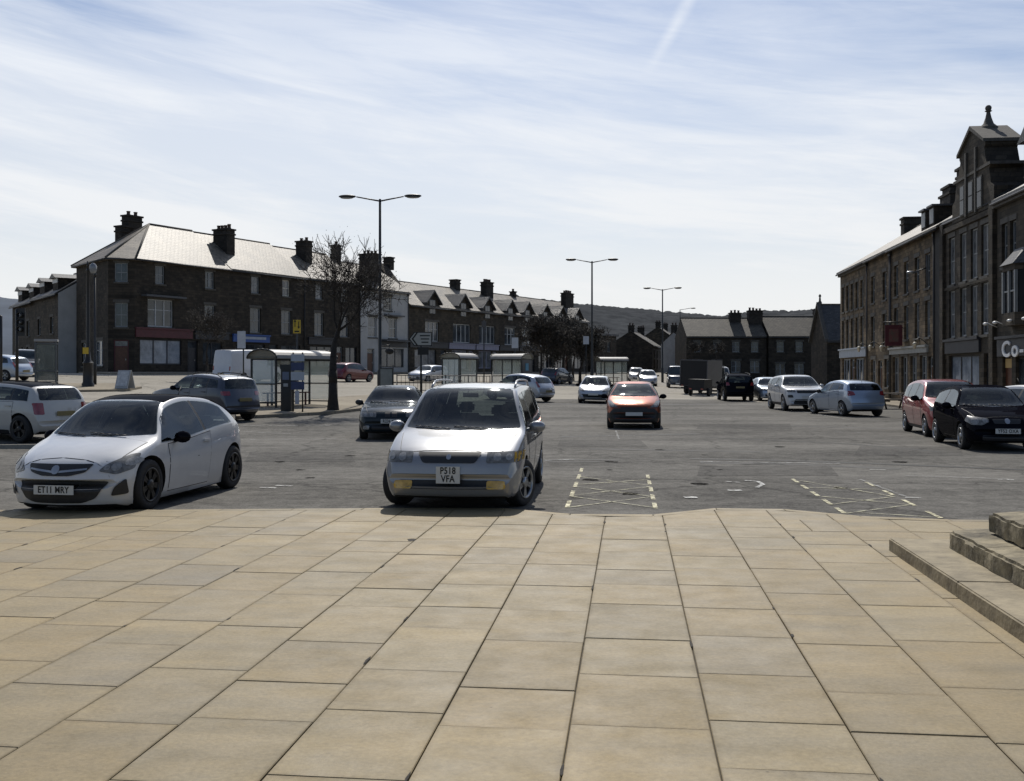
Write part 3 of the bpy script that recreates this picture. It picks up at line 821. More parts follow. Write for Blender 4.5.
far_car(Car(L=4.4, W=1.8, H=1.75, wb=2.6, fo=.85, rw=.36, zn=.95, sc=1.15, zc=1.12, sr=1.75, se=4.1, ze=1.66, sb=4.3, zb=1.1, belt0=1.06, belt1=1.12, gc=.26),
        'dark grey four-wheel drive parked between the traffic lights and the phone box', P_BLUEGREY, *xy(27, 68), -70, name='suv_car')
far_car(Car(L=4.3, W=1.8, H=1.95, wb=2.6, fo=.75, rw=.38, zn=1.05, sc=1.35, zc=1.2, sr=1.75, sp=2.2, se=4.1, ze=1.92, sb=4.26, zb=1.15, belt0=1.18, belt1=1.18, gc=.28, inset=.12),
        'boxy green-grey off-road car with bright windscreen left of the dark box van', P_BLUEGREY, *xy(677, 92), -96, name='off_road_car')

# vans
c = Car(L=5.3, W=1.95, H=2.25, wb=3.2, fo=.9, rw=.33, zn=.95, sc=.8, zc=1.15, sr=1.65, sp=2.4, se=5.08, ze=2.18, sb=5.24, zb=1.2, belt0=1.15, belt1=1.15, inset=.12, kf=.2, kr=.05, gc=.22)
o = finish_car(c, 'white_van', 'plain white panel van parked in front of the dark terrace behind the bus shelter', 'van', P_VANGREY, panes=[(1.05, 1.9, .35, 0)], doors=[(1.05, 1.95)], rearwin=False,
    plate_r='', plate_f='', mirror=TRIM, head=([(.6, .8), (.85, .8), (.85, 1.0), (.65, 1.0)], None), tail=[(.70, .8), (.80, .8), (.80, 1.1), (.70, 1.1)], intake=[[(-.6, .5), (.6, .5), (.6, .35), (-.6, .35)]])
put(o, *xy(249, 71.0), 60)
c = Car(L=5.2, W=1.98, H=2.05, wb=3.1, fo=.95, rw=.34, zn=1.05, sc=.8, zc=1.25, sr=1.7, sp=2.6, se=5.0, ze=1.98, sb=5.14, zb=1.4, belt0=1.2, belt1=1.2, inset=.12, kf=.2, kr=.05, gc=.24)
o = finish_car(c, 'white_van', 'small white van with bright cab half hidden beyond the black SUV', 'van', P_WHITE, panes=[(1.1, 2.0, .35, 0)], doors=[(1.1, 2.05)], rearwin=False,
    plate_f='', mirror=TRIM, head=([(.6, .85), (.88, .85), (.88, 1.05), (.66, 1.05)], None), intake=[[(-.6, .5), (.6, .5), (.6, .35), (-.6, .35)]], tail=[(.8, .8), (.9, .8), (.9, 1.2), (.8, 1.2)])
put(o, *xy(716, 86), -95)

# dark box truck seen from behind
t = thing('box_truck', 'dark box truck with grey side and dark back on the right of the street', 'truck')
M_BOX = mat('truck_side', (.045, .045, .05), .5, var=.15, scale=2); M_DK = mat('truck_dark', (.012, .012, .013), .7)
b = MB(); b.box((-.8, 0, 1.55), (3.6, 2.1, 1.95)); b.build('cargo_box', M_BOX, t)
b = MB(); b.box((-2.606, 0, 1.53), (.01, 1.94, 1.8)); b.build('rear_door', M_DK, t)
b = MB(); [b.box((-2.62, y, 1.55), (.05, .06, 1.95)) for y in (-1.02, 1.02)]; b.box((-2.62, 0, 2.50), (.05, 2.1, .06)); b.build('door_frame', mat('truck_frame', (.09, .09, .095), .5), t)
b = MB(); b.box((-.2, 0, .52), (5.0, .8, .12)); b.box((-2.55, 0, .45), (.1, 1.9, .12)); b.build('chassis', M_DK, t)
b = MB(); b.prism([(1.05, .4), (2.6, .4), (2.65, 1.0), (2.3, 1.25), (1.8, 2.1), (1.05, 2.15)], 'y', -.95, .95); b.build('cab', P_VANGREY, t)
b = MB(); b.prism([(2.30, 1.27), (2.335, 1.27), (1.84, 2.06), (1.80, 2.06)], 'y', -.85, .85); b.build('windscreen', GLASS, t)
for sy in (-1, 1):
    b = MB(); b.prism([(1.25, 1.25), (2.15, 1.25), (1.75, 1.95), (1.25, 1.95)], 'y', sy*.953, sy*.96); b.build('side_window', GLASS, t)
    for xx in (-1.5, 1.85):
        b = MB(); M = Matrix.Translation((xx, sy*.88, .37)) @ Matrix.Rotation(-sy*math.pi/2, 4, 'X')
        b.lathe([(.2, -.11), (.36, -.11), (.37, -.07), (.37, .07), (.36, .11), (.2, .11), (.18, .06), (.03, .06)], 24, M); w = b.build('wheel', RUBBER, t)
        b = MB(); b.lathe([(.03, .065), (.17, .07), (.19, .10), (.03, .085)], 20, M); b.build('rim', STEEL, w)
    b = MB(); b.box((-2.63, sy*.85, .62), (.03, .16, .1)); b.build('tail_light', TAILL, t)
put(t, *xy(704, 77.5), 62)

# low dark trailer behind it
t = thing('trailer', 'low dark box trailer standing just in front of the dark box truck', 'trailer')
b = MB(); b.box((0, 0, .75), (1.6, 1.15, .75)); b.box((0, 0, 1.14), (1.66, 1.2, .05)); b.build('box', M_DK, t)
b = MB(); b.tube((.8, .3, .42), (1.6, 0, .45), .03); b.tube((.8, -.3, .42), (1.6, 0, .45), .03); b.tube((1.5, 0, .45), (1.5, 0, .03), .03); b.build('drawbar', STEEL, t)
for sy in (-1, 1):
    b = MB(); M = Matrix.Translation((-.1, sy*.66, .28)) @ Matrix.Rotation(-sy*math.pi/2, 4, 'X')
    b.lathe([(.14, -.07), (.27, -.07), (.28, 0), (.27, .07), (.14, .07), (.03, .05)], 20, M); b.build('wheel', RUBBER, t)
    b = MB(); b.box((-.815, sy*.42, .5), (.03, .18, .09)); b.build('tail_light', TAILL, t)
put(t, *xy(700, 72), 60)

# motorcycle between the SUV and the hatchback
t = thing('motorcycle', 'parked motorcycle with pale fairing between the white SUV and the silver hatchback', 'motorcycle')
for xx in (-.7, .7):
    b = MB(); M = Matrix.Translation((xx, 0, .31)) @ Matrix.Rotation(math.pi/2, 4, 'X')
    b.lathe([(.20, -.05), (.29, -.055), (.31, -.02), (.31, .02), (.29, .055), (.20, .05)], 24, M, closed=True); w = b.build('wheel', RUBBER, t)
    b = MB(); b.lathe([(.02, -.06), (.05, -.06), (.05, .06), (.02, .06)], 10, M)
    for k in range(6):
        a = k*math.pi/3; b.tube((xx, 0, .31), (xx+.21*math.cos(a), 0, .31+.21*math.sin(a)), .012, n=5)
    b.build('rim', ALLOY, w)
b = MB(); b.ball((.12, 0, .86), .2, (1.45, .75, .75)); b.build('fuel_tank', P_WHITE, t)
b = MB(); b.ball((-.35, 0, .84), .18, (1.9, .75, .42)); b.build('seat', RUBBER, t)
b = MB(); b.box((.05, 0, .5), (.5, .3, .36)); b.tube((-.1, .16, .4), (-.8, .18, .45), .05); b.build('engine', STEEL, t)
b = MB(); [b.tube((.7, s*.09, .31), (.45, s*.09, .98), .025) for s in (-1, 1)]; b.tube((.42, -.36, 1.05), (.42, .36, 1.05), .02); b.build('fork', STEEL, t)
b = MB(); b.ball((.56, 0, .9), .2, (.8, .85, 1.0)); b.build('fairing', P_WHITE, t)
b = MB(); b.prism([(.62, 1.02), (.64, 1.02), (.42, 1.3), (.40, 1.3)], 'y', -.16, .16); b.build('windscreen', GLASS, t)
b = MB(); b.tube((-.05, .1, .35), (-.15, .32, .02), .02); b.build('stand', STEEL, t)
b = MB(); b.tube((-.1, -.12, .5), (-.72, -.12, .32), .03); b.tube((-.1, .12, .5), (-.72, .12, .32), .03); b.build('swing_arm', STEEL, t)
put(t, *xy(831, 52), -70)
# ------------------------------------------------------------------ buildings
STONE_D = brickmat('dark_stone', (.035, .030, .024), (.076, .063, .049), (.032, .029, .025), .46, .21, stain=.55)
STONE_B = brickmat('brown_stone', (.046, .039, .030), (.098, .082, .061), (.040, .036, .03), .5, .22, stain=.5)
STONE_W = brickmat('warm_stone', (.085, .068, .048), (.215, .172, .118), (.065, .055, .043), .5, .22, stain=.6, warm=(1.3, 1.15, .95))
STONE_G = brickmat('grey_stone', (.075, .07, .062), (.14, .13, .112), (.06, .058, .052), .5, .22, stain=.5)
SLATE = brickmat('stone_slate', (.155, .135, .11), (.28, .245, .195), (.055, .05, .043), .42, .26, rough=.57, spec=.45, stain=.5, roof=True, ms=.02)
SLATE_F = brickmat('weathered_slate', (.085, .078, .066), (.15, .135, .11), (.04, .036, .03), .42, .26, rough=.7, spec=.3, stain=.55, roof=True, ms=.02)
SLATE_D = brickmat('dark_slate', (.045, .047, .05), (.085, .087, .09), (.025, .025, .026), .35, .22, rough=.5, spec=.4, stain=.35, roof=True, ms=.015)
RENDER = mat('grey_render', (.30, .29, .275), .85, var=.15, scale=1.2, bump=.3)
RENDER_W = mat('pale_render', (.42, .415, .40), .85, var=.12, scale=1.0, bump=.3)
SILL = mat('sill_stone', (.085, .078, .066), .85, var=.25, scale=5, bump=.3)
COPING = mat('coping_stone', (.08, .073, .062), .85, var=.3, scale=4, bump=.4)
CHIM = brickmat('chimney_stone', (.035, .031, .027), (.06, .052, .045), (.03, .028, .025), .4, .18, stain=.4)
POT = mat('chimney_pot', (.09, .06, .045), .8, var=.3, scale=6)
WFRAME = mat('window_paint', (.24, .25, .25), .5, var=.1, scale=3)
WFRAME_B = mat('window_paint_bright', (.44, .45, .45), .5, var=.1, scale=3)
PANE = mat('window_glass', (.016, .02, .024), .08, 0, .6, var=.6, scale=.7, col2=(.05, .06, .07))
PANE_D = mat('dim_glass', (.012, .014, .017), .25, 0, .15, var=.5, scale=.8)
PANE_C = mat('curtained_glass', (.10, .105, .11), .12, 0, .5, var=.5, scale=1.2, col2=(.16, .165, .17))
PANE_S = mat('shop_glass', (.15, .19, .24), .12, 0, .5, var=.35, scale=.8, col2=(.27, .30, .34))
LEAD = mat('lead', (.07, .073, .08), .5, .2, var=.2, scale=3)
GUTTER = mat('gutter_paint', (.02, .02, .022), .5)
MAROON = mat('maroon_paint', (.085, .012, .018), .5, var=.2, scale=4)
SHOPDK = mat('dark_shop_paint', (.018, .02, .026), .5, var=.3, scale=4)
LILAC = mat('lilac_shop_paint', (.22, .22, .30), .5, var=.15, scale=4)
PALESHOP = mat('pale_blue_shop_paint', (.36, .40, .45), .5, var=.12, scale=4)
WOOD = mat('brown_door', (.10, .04, .02), .5, var=.3, scale=6)

class Wall:
    """a flat wall in a building's own frame, with real openings; adds windows as parts"""
    def __init__(s, root, p0, ang, width, z0, z1, m, name='wall', label=None):
        s.root, s.w, s.z0, s.z1, s.m, s.name = root, width, z0, z1, m, name
        s.M = Matrix.Translation((p0[0], p0[1], 0)) @ Matrix.Rotation(R(ang), 4, 'Z')     # local x along, y inwards
        s.op = []; s.extra = []
        s.label = label
    def opening(s, cx, zb, w, h, style='sash', frame=None, pane=None, recess=.14, label=None):
        s.op.append((cx-w/2, cx+w/2, zb, zb+h)); s.extra.append((cx, zb, w, h, style, frame or WFRAME, pane or PANE, recess, label))
    def build(s, ztop=None, gable=None):
        mb = MB()
        xs = sorted(set([0, s.w]+[v for o in s.op for v in o[:2]])); zs = sorted(set([s.z0, s.z1]+[v for o in s.op for v in o[2:]]))
        T = lambda x, y, z: s.M @ Vector((x, y, z))
        for xa, xb in zip(xs[:-1], xs[1:]):
            for za, zb in zip(zs[:-1], zs[1:]):
                mx, mz = (xa+xb)/2, (za+zb)/2
                if any(o[0] < mx < o[1] and o[2] < mz < o[3] for o in s.op): continue
                mb.face([T(xa, 0, za), T(xb, 0, za), T(xb, 0, zb), T(xa, 0, zb)])
        for (xa, xb, za, zb) in s.op:
            d = .32
            for a, b in (((xa, za), (xa, zb)), ((xa, zb), (xb, zb)), ((xb, zb), (xb, za)), ((xb, za), (xa, za))):
                mb.face([T(a[0], 0, a[1]), T(b[0], 0, b[1]), T(b[0], d, b[1]), T(a[0], d, a[1])])
        if gable:
            mb.face([T(*q[:1], 0, q[1]) for q in gable])
        bmesh.ops.remove_doubles(mb.bm, verts=mb.bm.verts[:], dist=1e-4)
        o = mb.build(s.name, s.m, s.root, fix=False)
        if s.label: o['label'] = s.label
        for e in s.extra: s.window(*e)
        return o
    def window(s, cx, zb, w, h, style, fm, pm, rec, label):
        def B(mb, x0, x1, y0, y1, z0, z1):
            c = s.M @ Vector(((x0+x1)/2, (y0+y1)/2, (z0+z1)/2)); mb.box(c, (x1-x0, y1-y0, z1-z0), s.M.to_3x3())
        x0, x1, z0, z1 = cx-w/2+.004, cx+w/2-.004, zb+.004, zb+h-.004
        mb = MB(); t = .075
        y0, y1 = rec, rec+.07
        if style == 'door':
            B(mb, x0, x0+.09, y0, y1, z0, z1); B(mb, x1-.09, x1, y0, y1, z0, z1); B(mb, x0+.09, x1-.09, y0, y1, z1-.1, z1); B(mb, x0+.09, x1-.09, y0, y1, z0+2.02, z0+2.1)
            f = mb.build('door', fm, s.root)
            d = MB(); B(d, x0+.092, x1-.092, y0+.02, y0+.065, z0, z0+2.018)
            for k in (0.25, 1.05): B(d, x0+.22, x1-.22, y0+.008, y0+.019, z0+k, z0+k+.65)
            d.build('door_leaf', WOOD if fm is not SHOPDK else SHOPDK, f)
            g = MB(); B(g, x0+.092, x1-.092, y0+.03, y0+.045, z0+2.102, z1-.102); g.build('pane', pm, f)
            hd = MB(); B(hd, x1-.24, x1-.2, y0-.03, y0+.007, z0+1.0, z0+1.12); hd.build('handle', CHROME, f)
            return f
        B(mb, x0, x0+t, y0, y1, z0, z1); B(mb, x1-t, x1, y0, y1, z0, z1)
        B(mb, x0+t, x1-t, y0, y1, z1-t, z1); B(mb, x0+t, x1-t, y0, y1, z0, z0+t*1.3)
        if style == 'sash':
            B(mb, x0+t, x1-t, y0+.012, y1-.008, zb+h/2-.03, zb+h/2+.03)
            if w > .85: B(mb, cx-.018, cx+.018, y0+.02, y1-.02, z0+t*1.3, zb+h/2-.03); B(mb, cx-.018, cx+.018, y0+.02, y1-.02, zb+h/2+.03, z1-t)
        elif style == 'mullion':
            for fx in (1/3, 2/3):
                xx = x0+(x1-x0)*fx; B(mb, xx-.05, xx+.05, y0-.01, y1-.002, z0+t*1.3, z1-t)
            B(mb, x0+t, x1-t, y0+.02, y1-.01, zb+h*.62-.025, zb+h*.62+.025)
        elif style == 'pair':
            B(mb, cx-.07, cx+.07, y0-.01, y1-.002, z0+t*1.3, z1-t); B(mb, x0+t, x1-t, y0+.02, y1-.01, zb+h*.55-.025, zb+h*.55+.025)
        elif style.startswith('shop'):
            n = int(style[4:] or 3)
            for k in range(1, n):
                xx = x0+(x1-x0)*k/n; B(mb, xx-.045, xx+.045, y0-.005, y1-.002, z0+t*1.3, z1-t)
        f = mb.build('window', fm, s.root)
        if label: f['label'] = label
        g = MB(); B(g, x0+t, x1-t, y0+.034, y0+.046, z0+t, z1-t); g.build('pane', pm, f)
        if not style.startswith('shop'):
            sl = MB(); B(sl, x0-.09, x1+.09, -.07, -.003, zb-.13, zb-.003); B(sl, x0, x1, .002, rec-.003, zb-.06, zb-.002); sl.build('sill', SILL, f)
            ln = MB(); B(ln, x0-.12, x1+.12, -.025, -.003, zb+h+.003, zb+h+.24); ln.build('lintel', SILL, f)
        return f

def boxes(name, m, root, L):
    mb = MB()
    for a, b in L: mb.box2(a, b)
    return mb.build(name, m, root)

def chimney(root, x, y, w, d, z0, z1, pots=4, roof=None, m=None):
    mb = MB(); mb.box2((x-w/2, y-d/2, z0), (x+w/2, y+d/2, z1)); mb.box2((x-w/2-.07, y-d/2-.07, z1-.42), (x+w/2+.07, y+d/2+.07, z1-.28)); mb.box2((x-w/2-.09, y-d/2-.09, z1+.002), (x+w/2+.09, y+d/2+.09, z1+.14))
    c = mb.build('chimney', m or CHIM, root)
    al = d >= w
    for k in range(pots):
        q = -.5+(k+.5)/pots
        px, py = (x, y+q*d) if al else (x+q*w, y)
        h = random.uniform(.28, .42)
        pb = MB(); pb.lathe([(.17, 0), (.18, .05), (.15, .1), (.14, h-.1), (.17, h-.08), (.17, h), (.1, h)], 10, Matrix.Translation((px, py, z1+.143)))
        pb.build('chimney_pot', POT, c)
    return c

def gable_roof(root, x0, x1, D, ze, zr, m, ov=.28, end0=.0, end1=.0, t=.14, yr=None, gutter=True):
    yr = D/2 if yr is None else yr
    sl = (zr-ze)/yr; sb = (zr-ze)/(D-yr)
    mb = MB()
    prof = [(-ov, ze-ov*sl), (yr, zr), (D+ov, ze-ov*sb), (D+ov, ze-ov*sb-t), (yr, zr-t*1.3), (-ov, ze-ov*sl-t)]
    prof = [(a, b+t*1.25) for a, b in prof]
    mb.prism(prof, 'x', x0-end0, x1+end1)
    r = mb.build('roof', m, root)
    rb = MB(); rb.tube((x0-end0, yr, zr+t*1.25-.02), (x1+end1, yr, zr+t*1.25-.02), .09, n=8); rb.build('ridge_tile', COPING, r)
    if gutter:
        g = MB(); zg = ze-ov*sl+t*1.25-t-.05
        g.tube((x0+.02, -ov-.03, zg), (x1-.02, -ov-.03, zg), .06, n=8); g.build('gutter', GUTTER, r)
    return r

def shell(root, x0, x1, D, z1, m, back=True, left=True, right=True, ridge=None, yr=None, z0=-1.2, name='side_wall'):
    mb = MB(); yr = D/2 if yr is None else yr
    if back: mb.face([(x1, D, z0), (x0, D, z0), (x0, D, z1), (x1, D, z1)])
    for x, on in ((x0, left), (x1, right)):
        if on:
            P = [(x, 0, z0), (x, D, z0), (x, D, z1)]+([(x, yr, ridge)] if ridge else [])+[(x, 0, z1)]
            mb.face(P if x == x1 else P[::-1])
    return mb.build(name, m, root, fix=False)

def downpipe(root, x, z1, y=-.07):
    mb = MB(); mb.tube((x, y, -.3), (x, y, z1), .045, n=8); mb.box((x, y, z1), (.2, .16, .22)); mb.build('drainpipe', GUTTER, root)

def fascia(root, x0, x1, z0, z1, m, cornice=True, y=-.12):
    L = [((x0, y, z0), (x1, -.004, z1))]
    if cornice: L.append(((x0-.05, y-.1, z1+.003), (x1+.05, -.004, z1+.12)))
    return boxes('shop_fascia', m, root, L)

# ---- left terrace: frame with X along the facades, Y away from the square
TO = Vector((-30.07, 79.0)); TD = Vector((.4958, .8684)); TA = math.degrees(math.atan2(TD.y, TD.x)); TZ = 1.66
def tp(px):
    r = (px-CX)/F; return (TO.x*-1+TO.y*r)/(TD.x-TD.y*r)
def tpy(px, y):
    r = (px-CX)/F; o = TO+Vector((-TD.y, TD.x))*y
    return (-o.x+o.y*r)/(TD.x-TD.y*r)
def troot(name, label, t0, group=None, cat='building'):
    p = TO+TD*t0; return thing(name, label, cat, (p.x, p.y, TZ), R(TA), group)
ZE, ZR, DEP = 9.05, 12.6, 9.0

# corner shop house with chamfered corner and hipped roof
g = 'stone buildings of the left-hand terrace'
W1 = 11.4
t = troot('corner_building', 'three-storey dark stone corner building with maroon shopfront and hipped slate roof on the left', 0, g)
CH = 1.35
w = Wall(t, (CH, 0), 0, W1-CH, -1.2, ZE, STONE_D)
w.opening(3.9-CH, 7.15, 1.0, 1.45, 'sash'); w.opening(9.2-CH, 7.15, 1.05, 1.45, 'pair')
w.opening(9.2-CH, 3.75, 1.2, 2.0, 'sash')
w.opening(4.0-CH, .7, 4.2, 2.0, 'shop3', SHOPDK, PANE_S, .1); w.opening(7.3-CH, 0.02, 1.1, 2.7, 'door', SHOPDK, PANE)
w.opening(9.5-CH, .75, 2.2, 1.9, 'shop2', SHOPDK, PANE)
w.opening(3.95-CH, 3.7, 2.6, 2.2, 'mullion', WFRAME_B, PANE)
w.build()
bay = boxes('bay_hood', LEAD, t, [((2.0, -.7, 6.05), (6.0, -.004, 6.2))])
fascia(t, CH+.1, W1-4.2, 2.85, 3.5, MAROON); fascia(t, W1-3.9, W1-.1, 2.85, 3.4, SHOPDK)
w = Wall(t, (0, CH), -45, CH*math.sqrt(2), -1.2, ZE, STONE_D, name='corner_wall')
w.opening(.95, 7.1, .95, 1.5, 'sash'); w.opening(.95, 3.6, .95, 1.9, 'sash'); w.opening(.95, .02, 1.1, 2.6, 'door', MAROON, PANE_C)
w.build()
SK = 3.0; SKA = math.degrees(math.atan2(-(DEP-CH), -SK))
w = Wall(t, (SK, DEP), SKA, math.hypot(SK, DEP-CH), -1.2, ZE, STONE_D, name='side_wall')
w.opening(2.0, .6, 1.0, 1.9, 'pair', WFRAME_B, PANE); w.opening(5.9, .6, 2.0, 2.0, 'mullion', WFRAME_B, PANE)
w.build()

shell(t, SK, W1, DEP, ZE, STONE_D, left=False, ridge=ZR-.1)
# hipped roof
RX = tpy(149, DEP/2); ov = .3; mb = MB(); yr = DEP/2
e0 = (CH-.1, -ov, ZE-.1); e1 = (-ov, CH-.1, ZE-.1); apex = (RX, yr, ZR); e2 = (SK-ov, DEP+ov, ZE-.1); rr = (W1, yr, ZR)
mb.face([e0, (W1, -ov, ZE-.1), rr, apex]); mb.face([e1, e0, apex]); mb.face([e2, e1, apex]); mb.face([(W1, DEP+ov, ZE-.1), e2, apex, rr])
dz = Vector((0, 0, -.16)); low = [Vector(q)+dz for q in (e0, e1, e2, (W1, DEP+ov, ZE-.1), (W1, -ov, ZE-.1))]; up = [Vector(q) for q in (e0, e1, e2, (W1, DEP+ov, ZE-.1), (W1, -ov, ZE-.1))]
for i in range(5): mb.face([up[i], up[(i+1) % 5], low[(i+1) % 5], low[i]])
mb.face(low)
rf = mb.build('roof', SLATE, t, fix=False)
rb = MB(); rb.tube(apex, rr, .1); rb.tube(apex, (e0[0], e0[1], e0[2]+.02), .09); rb.tube(apex, (e1[0], e1[1], e1[2]+.02), .09); rb.tube(apex, e2, .09); rb.build('ridge_tile', COPING, rf)
gb = MB(); zz = ZE-.2; gb.path([(W1-.02, -ov-.05, zz), (CH-.1, -ov-.05, zz), (-ov-.05, CH-.1, zz), (SK-ov-.05, DEP, zz)], .07, 8); gb.build('gutter', GUTTER, rf)
chimney(t, tpy(132, 7.0), 7.0, 1.5, .8, 9.5, 13.4, 2, rf); chimney(t, tpy(124, 7.0), 7.0, 1.2, .8, 9.5, 12.4, 0, rf)
chimney(t, tpy(224, 2.6), 2.6, .95, 1.7, 9.8, 12.7, 4, rf)

def terrace_house(t0, t1, label, m, ze, zr, cols, upper, first, ground, roofm=SLATE, frame=WFRAME, chim=(), fas=None, pane=PANE, name='terraced_building', lfirst='sash', hood=False):
    t = troot(name, label, t0, g); W = t1-t0
    w = Wall(t, (0, 0), 0, W, -1.2, ze, m)
    for cx in cols[0]: w.opening(cx, *upper, 'sash', random.choice((frame, frame, WFRAME_B, CREAM)), random.choice((pane, pane, PANE_C)))
    for cx in cols[1]: w.opening(cx, *first, lfirst, frame, random.choice((pane, PANE_C)))
    for gd in ground: w.opening(*gd)
    w.build()
    shell(t, 0, W, DEP, ze, m, ridge=zr-.1)
    rf = gable_roof(t, 0, W, DEP, ze, zr, roofm)
    for c in chim: chimney(t, *c, roof=rf)
    if fas: fascia(t, *fas)
    downpipe(t, W-.15, ze-.3)
    return t, rf
T2 = 11.4; T3 = 21.2; T4 = 29.6; T5 = 38.0
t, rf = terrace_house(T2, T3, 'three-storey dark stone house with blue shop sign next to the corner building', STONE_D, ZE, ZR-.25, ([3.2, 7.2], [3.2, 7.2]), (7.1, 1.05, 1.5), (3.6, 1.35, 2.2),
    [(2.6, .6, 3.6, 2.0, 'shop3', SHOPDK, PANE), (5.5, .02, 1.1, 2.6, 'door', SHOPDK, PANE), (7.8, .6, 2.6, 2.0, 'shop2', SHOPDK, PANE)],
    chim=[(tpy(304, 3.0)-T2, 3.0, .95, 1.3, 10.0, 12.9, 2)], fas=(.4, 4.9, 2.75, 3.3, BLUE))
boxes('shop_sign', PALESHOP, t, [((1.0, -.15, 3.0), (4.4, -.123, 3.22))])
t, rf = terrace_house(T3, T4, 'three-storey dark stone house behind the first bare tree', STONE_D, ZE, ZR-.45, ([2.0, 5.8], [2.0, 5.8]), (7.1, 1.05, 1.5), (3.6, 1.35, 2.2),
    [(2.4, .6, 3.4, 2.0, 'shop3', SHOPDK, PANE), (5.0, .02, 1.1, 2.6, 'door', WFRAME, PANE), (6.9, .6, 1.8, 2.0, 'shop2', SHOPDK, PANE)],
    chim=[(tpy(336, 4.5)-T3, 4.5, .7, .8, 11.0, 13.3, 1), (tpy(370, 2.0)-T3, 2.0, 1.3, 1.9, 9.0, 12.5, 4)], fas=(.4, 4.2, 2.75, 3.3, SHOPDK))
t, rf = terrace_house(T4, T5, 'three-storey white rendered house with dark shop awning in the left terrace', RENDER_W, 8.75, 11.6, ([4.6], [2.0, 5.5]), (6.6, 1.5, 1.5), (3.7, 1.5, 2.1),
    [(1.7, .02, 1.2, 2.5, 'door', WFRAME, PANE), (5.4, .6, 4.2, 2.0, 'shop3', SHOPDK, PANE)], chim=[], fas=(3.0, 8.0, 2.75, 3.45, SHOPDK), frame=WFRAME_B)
boxes('window_hood', LEAD, t, [((3.9, -.45, 6.0), (7.1, -.004, 6.15)), ((3.4, -.8, 3.35), (7.8, -.13, 3.44))])
mb = MB(); gx = tpy(392, 3.4)-T4; mb.prism([(1.6, 9.2), (6.6, 9.2), (4.2, 12.2)], 'x', gx, 8.38); mb.build('rear_wing_gable', STONE_D, t); chimney(t, gx+.6, 4.3, .8, .9, 11.6, 12.9, 0)
# houses with wall dormers
dorm = [tp(v) for v in (432, 463, 487, 510, 527, 545, 561, 577)]
edges = [T5]+[(a+b)/2 for a, b in zip(dorm[:-1], dorm[1:])]+[tp(588)]
fronts = [('two-storey stone house with gabled dormer and mullioned bay next to the white rendered house', STONE_B, SHOPDK), ('stone house with gabled dormer and pale lilac shopfront second after the white house', STONE_B, LILAC),
          ('stone house with gabled dormer, lilac shop and tall four-pot chimney beyond the lilac shopfront', STONE_B, LILAC), ('narrow dark stone house with gabled dormer above the second bus shelter', STONE_D, SHOPDK),
          ('dark stone house with gabled dormer just left of the dark trees', STONE_D, SHOPDK), ('dark stone house behind the left-hand dark tree', STONE_D, SHOPDK),
          ('dark stone house behind the middle dark tree', STONE_D, MAROON), ('end house of the terrace with a four-pot chimney behind the tall lamp post', STONE_D, SHOPDK)]
for i, (lab, m, sm) in enumerate(fronts):
    t0, t1 = edges[i], edges[i+1]; W = t1-t0; dx = dorm[i]-t0; ze, zr = 7.45, 10.35
    t = troot('terraced_building', lab, t0, g)
    w = Wall(t, (0, 0), 0, W, -1.2, ze, m)
    if i in (1, 2): w.opening(W/2, 3.55, min(3.8, W-1.2), 2.2, 'shop4', WFRAME_B, PANE)
    else: w.opening(min(max(dx, 1.7), W-1.7), 3.55, 2.7, 2.2, 'mullion', WFRAME_B, PANE)
    w.opening(W*.42, .55, W*.55, 2.1, 'shop3', sm, PANE if i > 2 else PANE_C); w.opening(W-.95, .02, 1.05, 2.6, 'door', sm, PANE)
    w.build()
    shell(t, 0, W, DEP, ze, m, ridge=zr-.1)
    rf = gable_roof(t, 0, W, DEP, ze, zr, SLATE)
    fascia(t, .15, W-.15, 2.8, 3.35, sm)
    # gabled dormer breaking the eaves
    hw = 1.25; dz = 9.15
    f = MB(); f.face([(dx-hw, -.02, ze-.6), (dx+hw, -.02, ze-.6), (dx+hw, -.02, ze+.55), (dx, -.02, dz), (dx-hw, -.02, ze+.55)])
    f.face([(dx-hw, -.02, ze-.6), (dx-hw, -.02, ze+.55), (dx-hw, 3.2, ze+.55), (dx-hw, 3.2, ze-.6)]); f.face([(dx+hw, 3.2, ze-.6), (dx+hw, 3.2, ze+.55), (dx+hw, -.02, ze+.55), (dx+hw, -.02, ze-.6)])
    dm = f.build('dormer', m, t, fix=False)
    e = .35; sl = (dz-ze-.55)/hw
    f = MB(); f.prism([(dx-hw-e, ze+.55-e*sl), (dx, dz), (dx+hw+e, ze+.55-e*sl), (dx+hw+e, ze+.72-e*sl), (dx, dz+.2), (dx-hw-e, ze+.72-e*sl)], 'y', -.4, 4.4); f.build('dormer_roof', SLATE_D, dm)
    f = MB(); f.box2((dx-.55, -.07, ze-.75), (dx+.55, -.03, ze+.75)); f.build('dormer_window', WFRAME, dm)
    f = MB(); f.box2((dx-.48, -.085, ze-.68), (dx-.04, -.072, ze+.68)); f.box2((dx+.04, -.085, ze-.68), (dx+.48, -.072, ze+.68)); f.build('dormer_pane', PANE, dm)
    for cpx, cy, cw, cd, c0_, c1_, np_ in ((455, 4.6, .9, 1.0, 9.0, 11.5, 0), (487, 3.6, 1.7, .9, 8.4, 11.6, 4), (513, 4.5, .6, .7, 9.8, 11.0, 1), (579, 3.0, 2.6, .8, 8.0, 11.6, 4)):
        ct = tpy(cpx, cy)
        if t0 <= ct < t1 or (i == 7 and ct >= t1 and cpx == 579): chimney(t, min(ct, t1-.8)-t0, cy, cw, cd, c0_, c1_, np_)

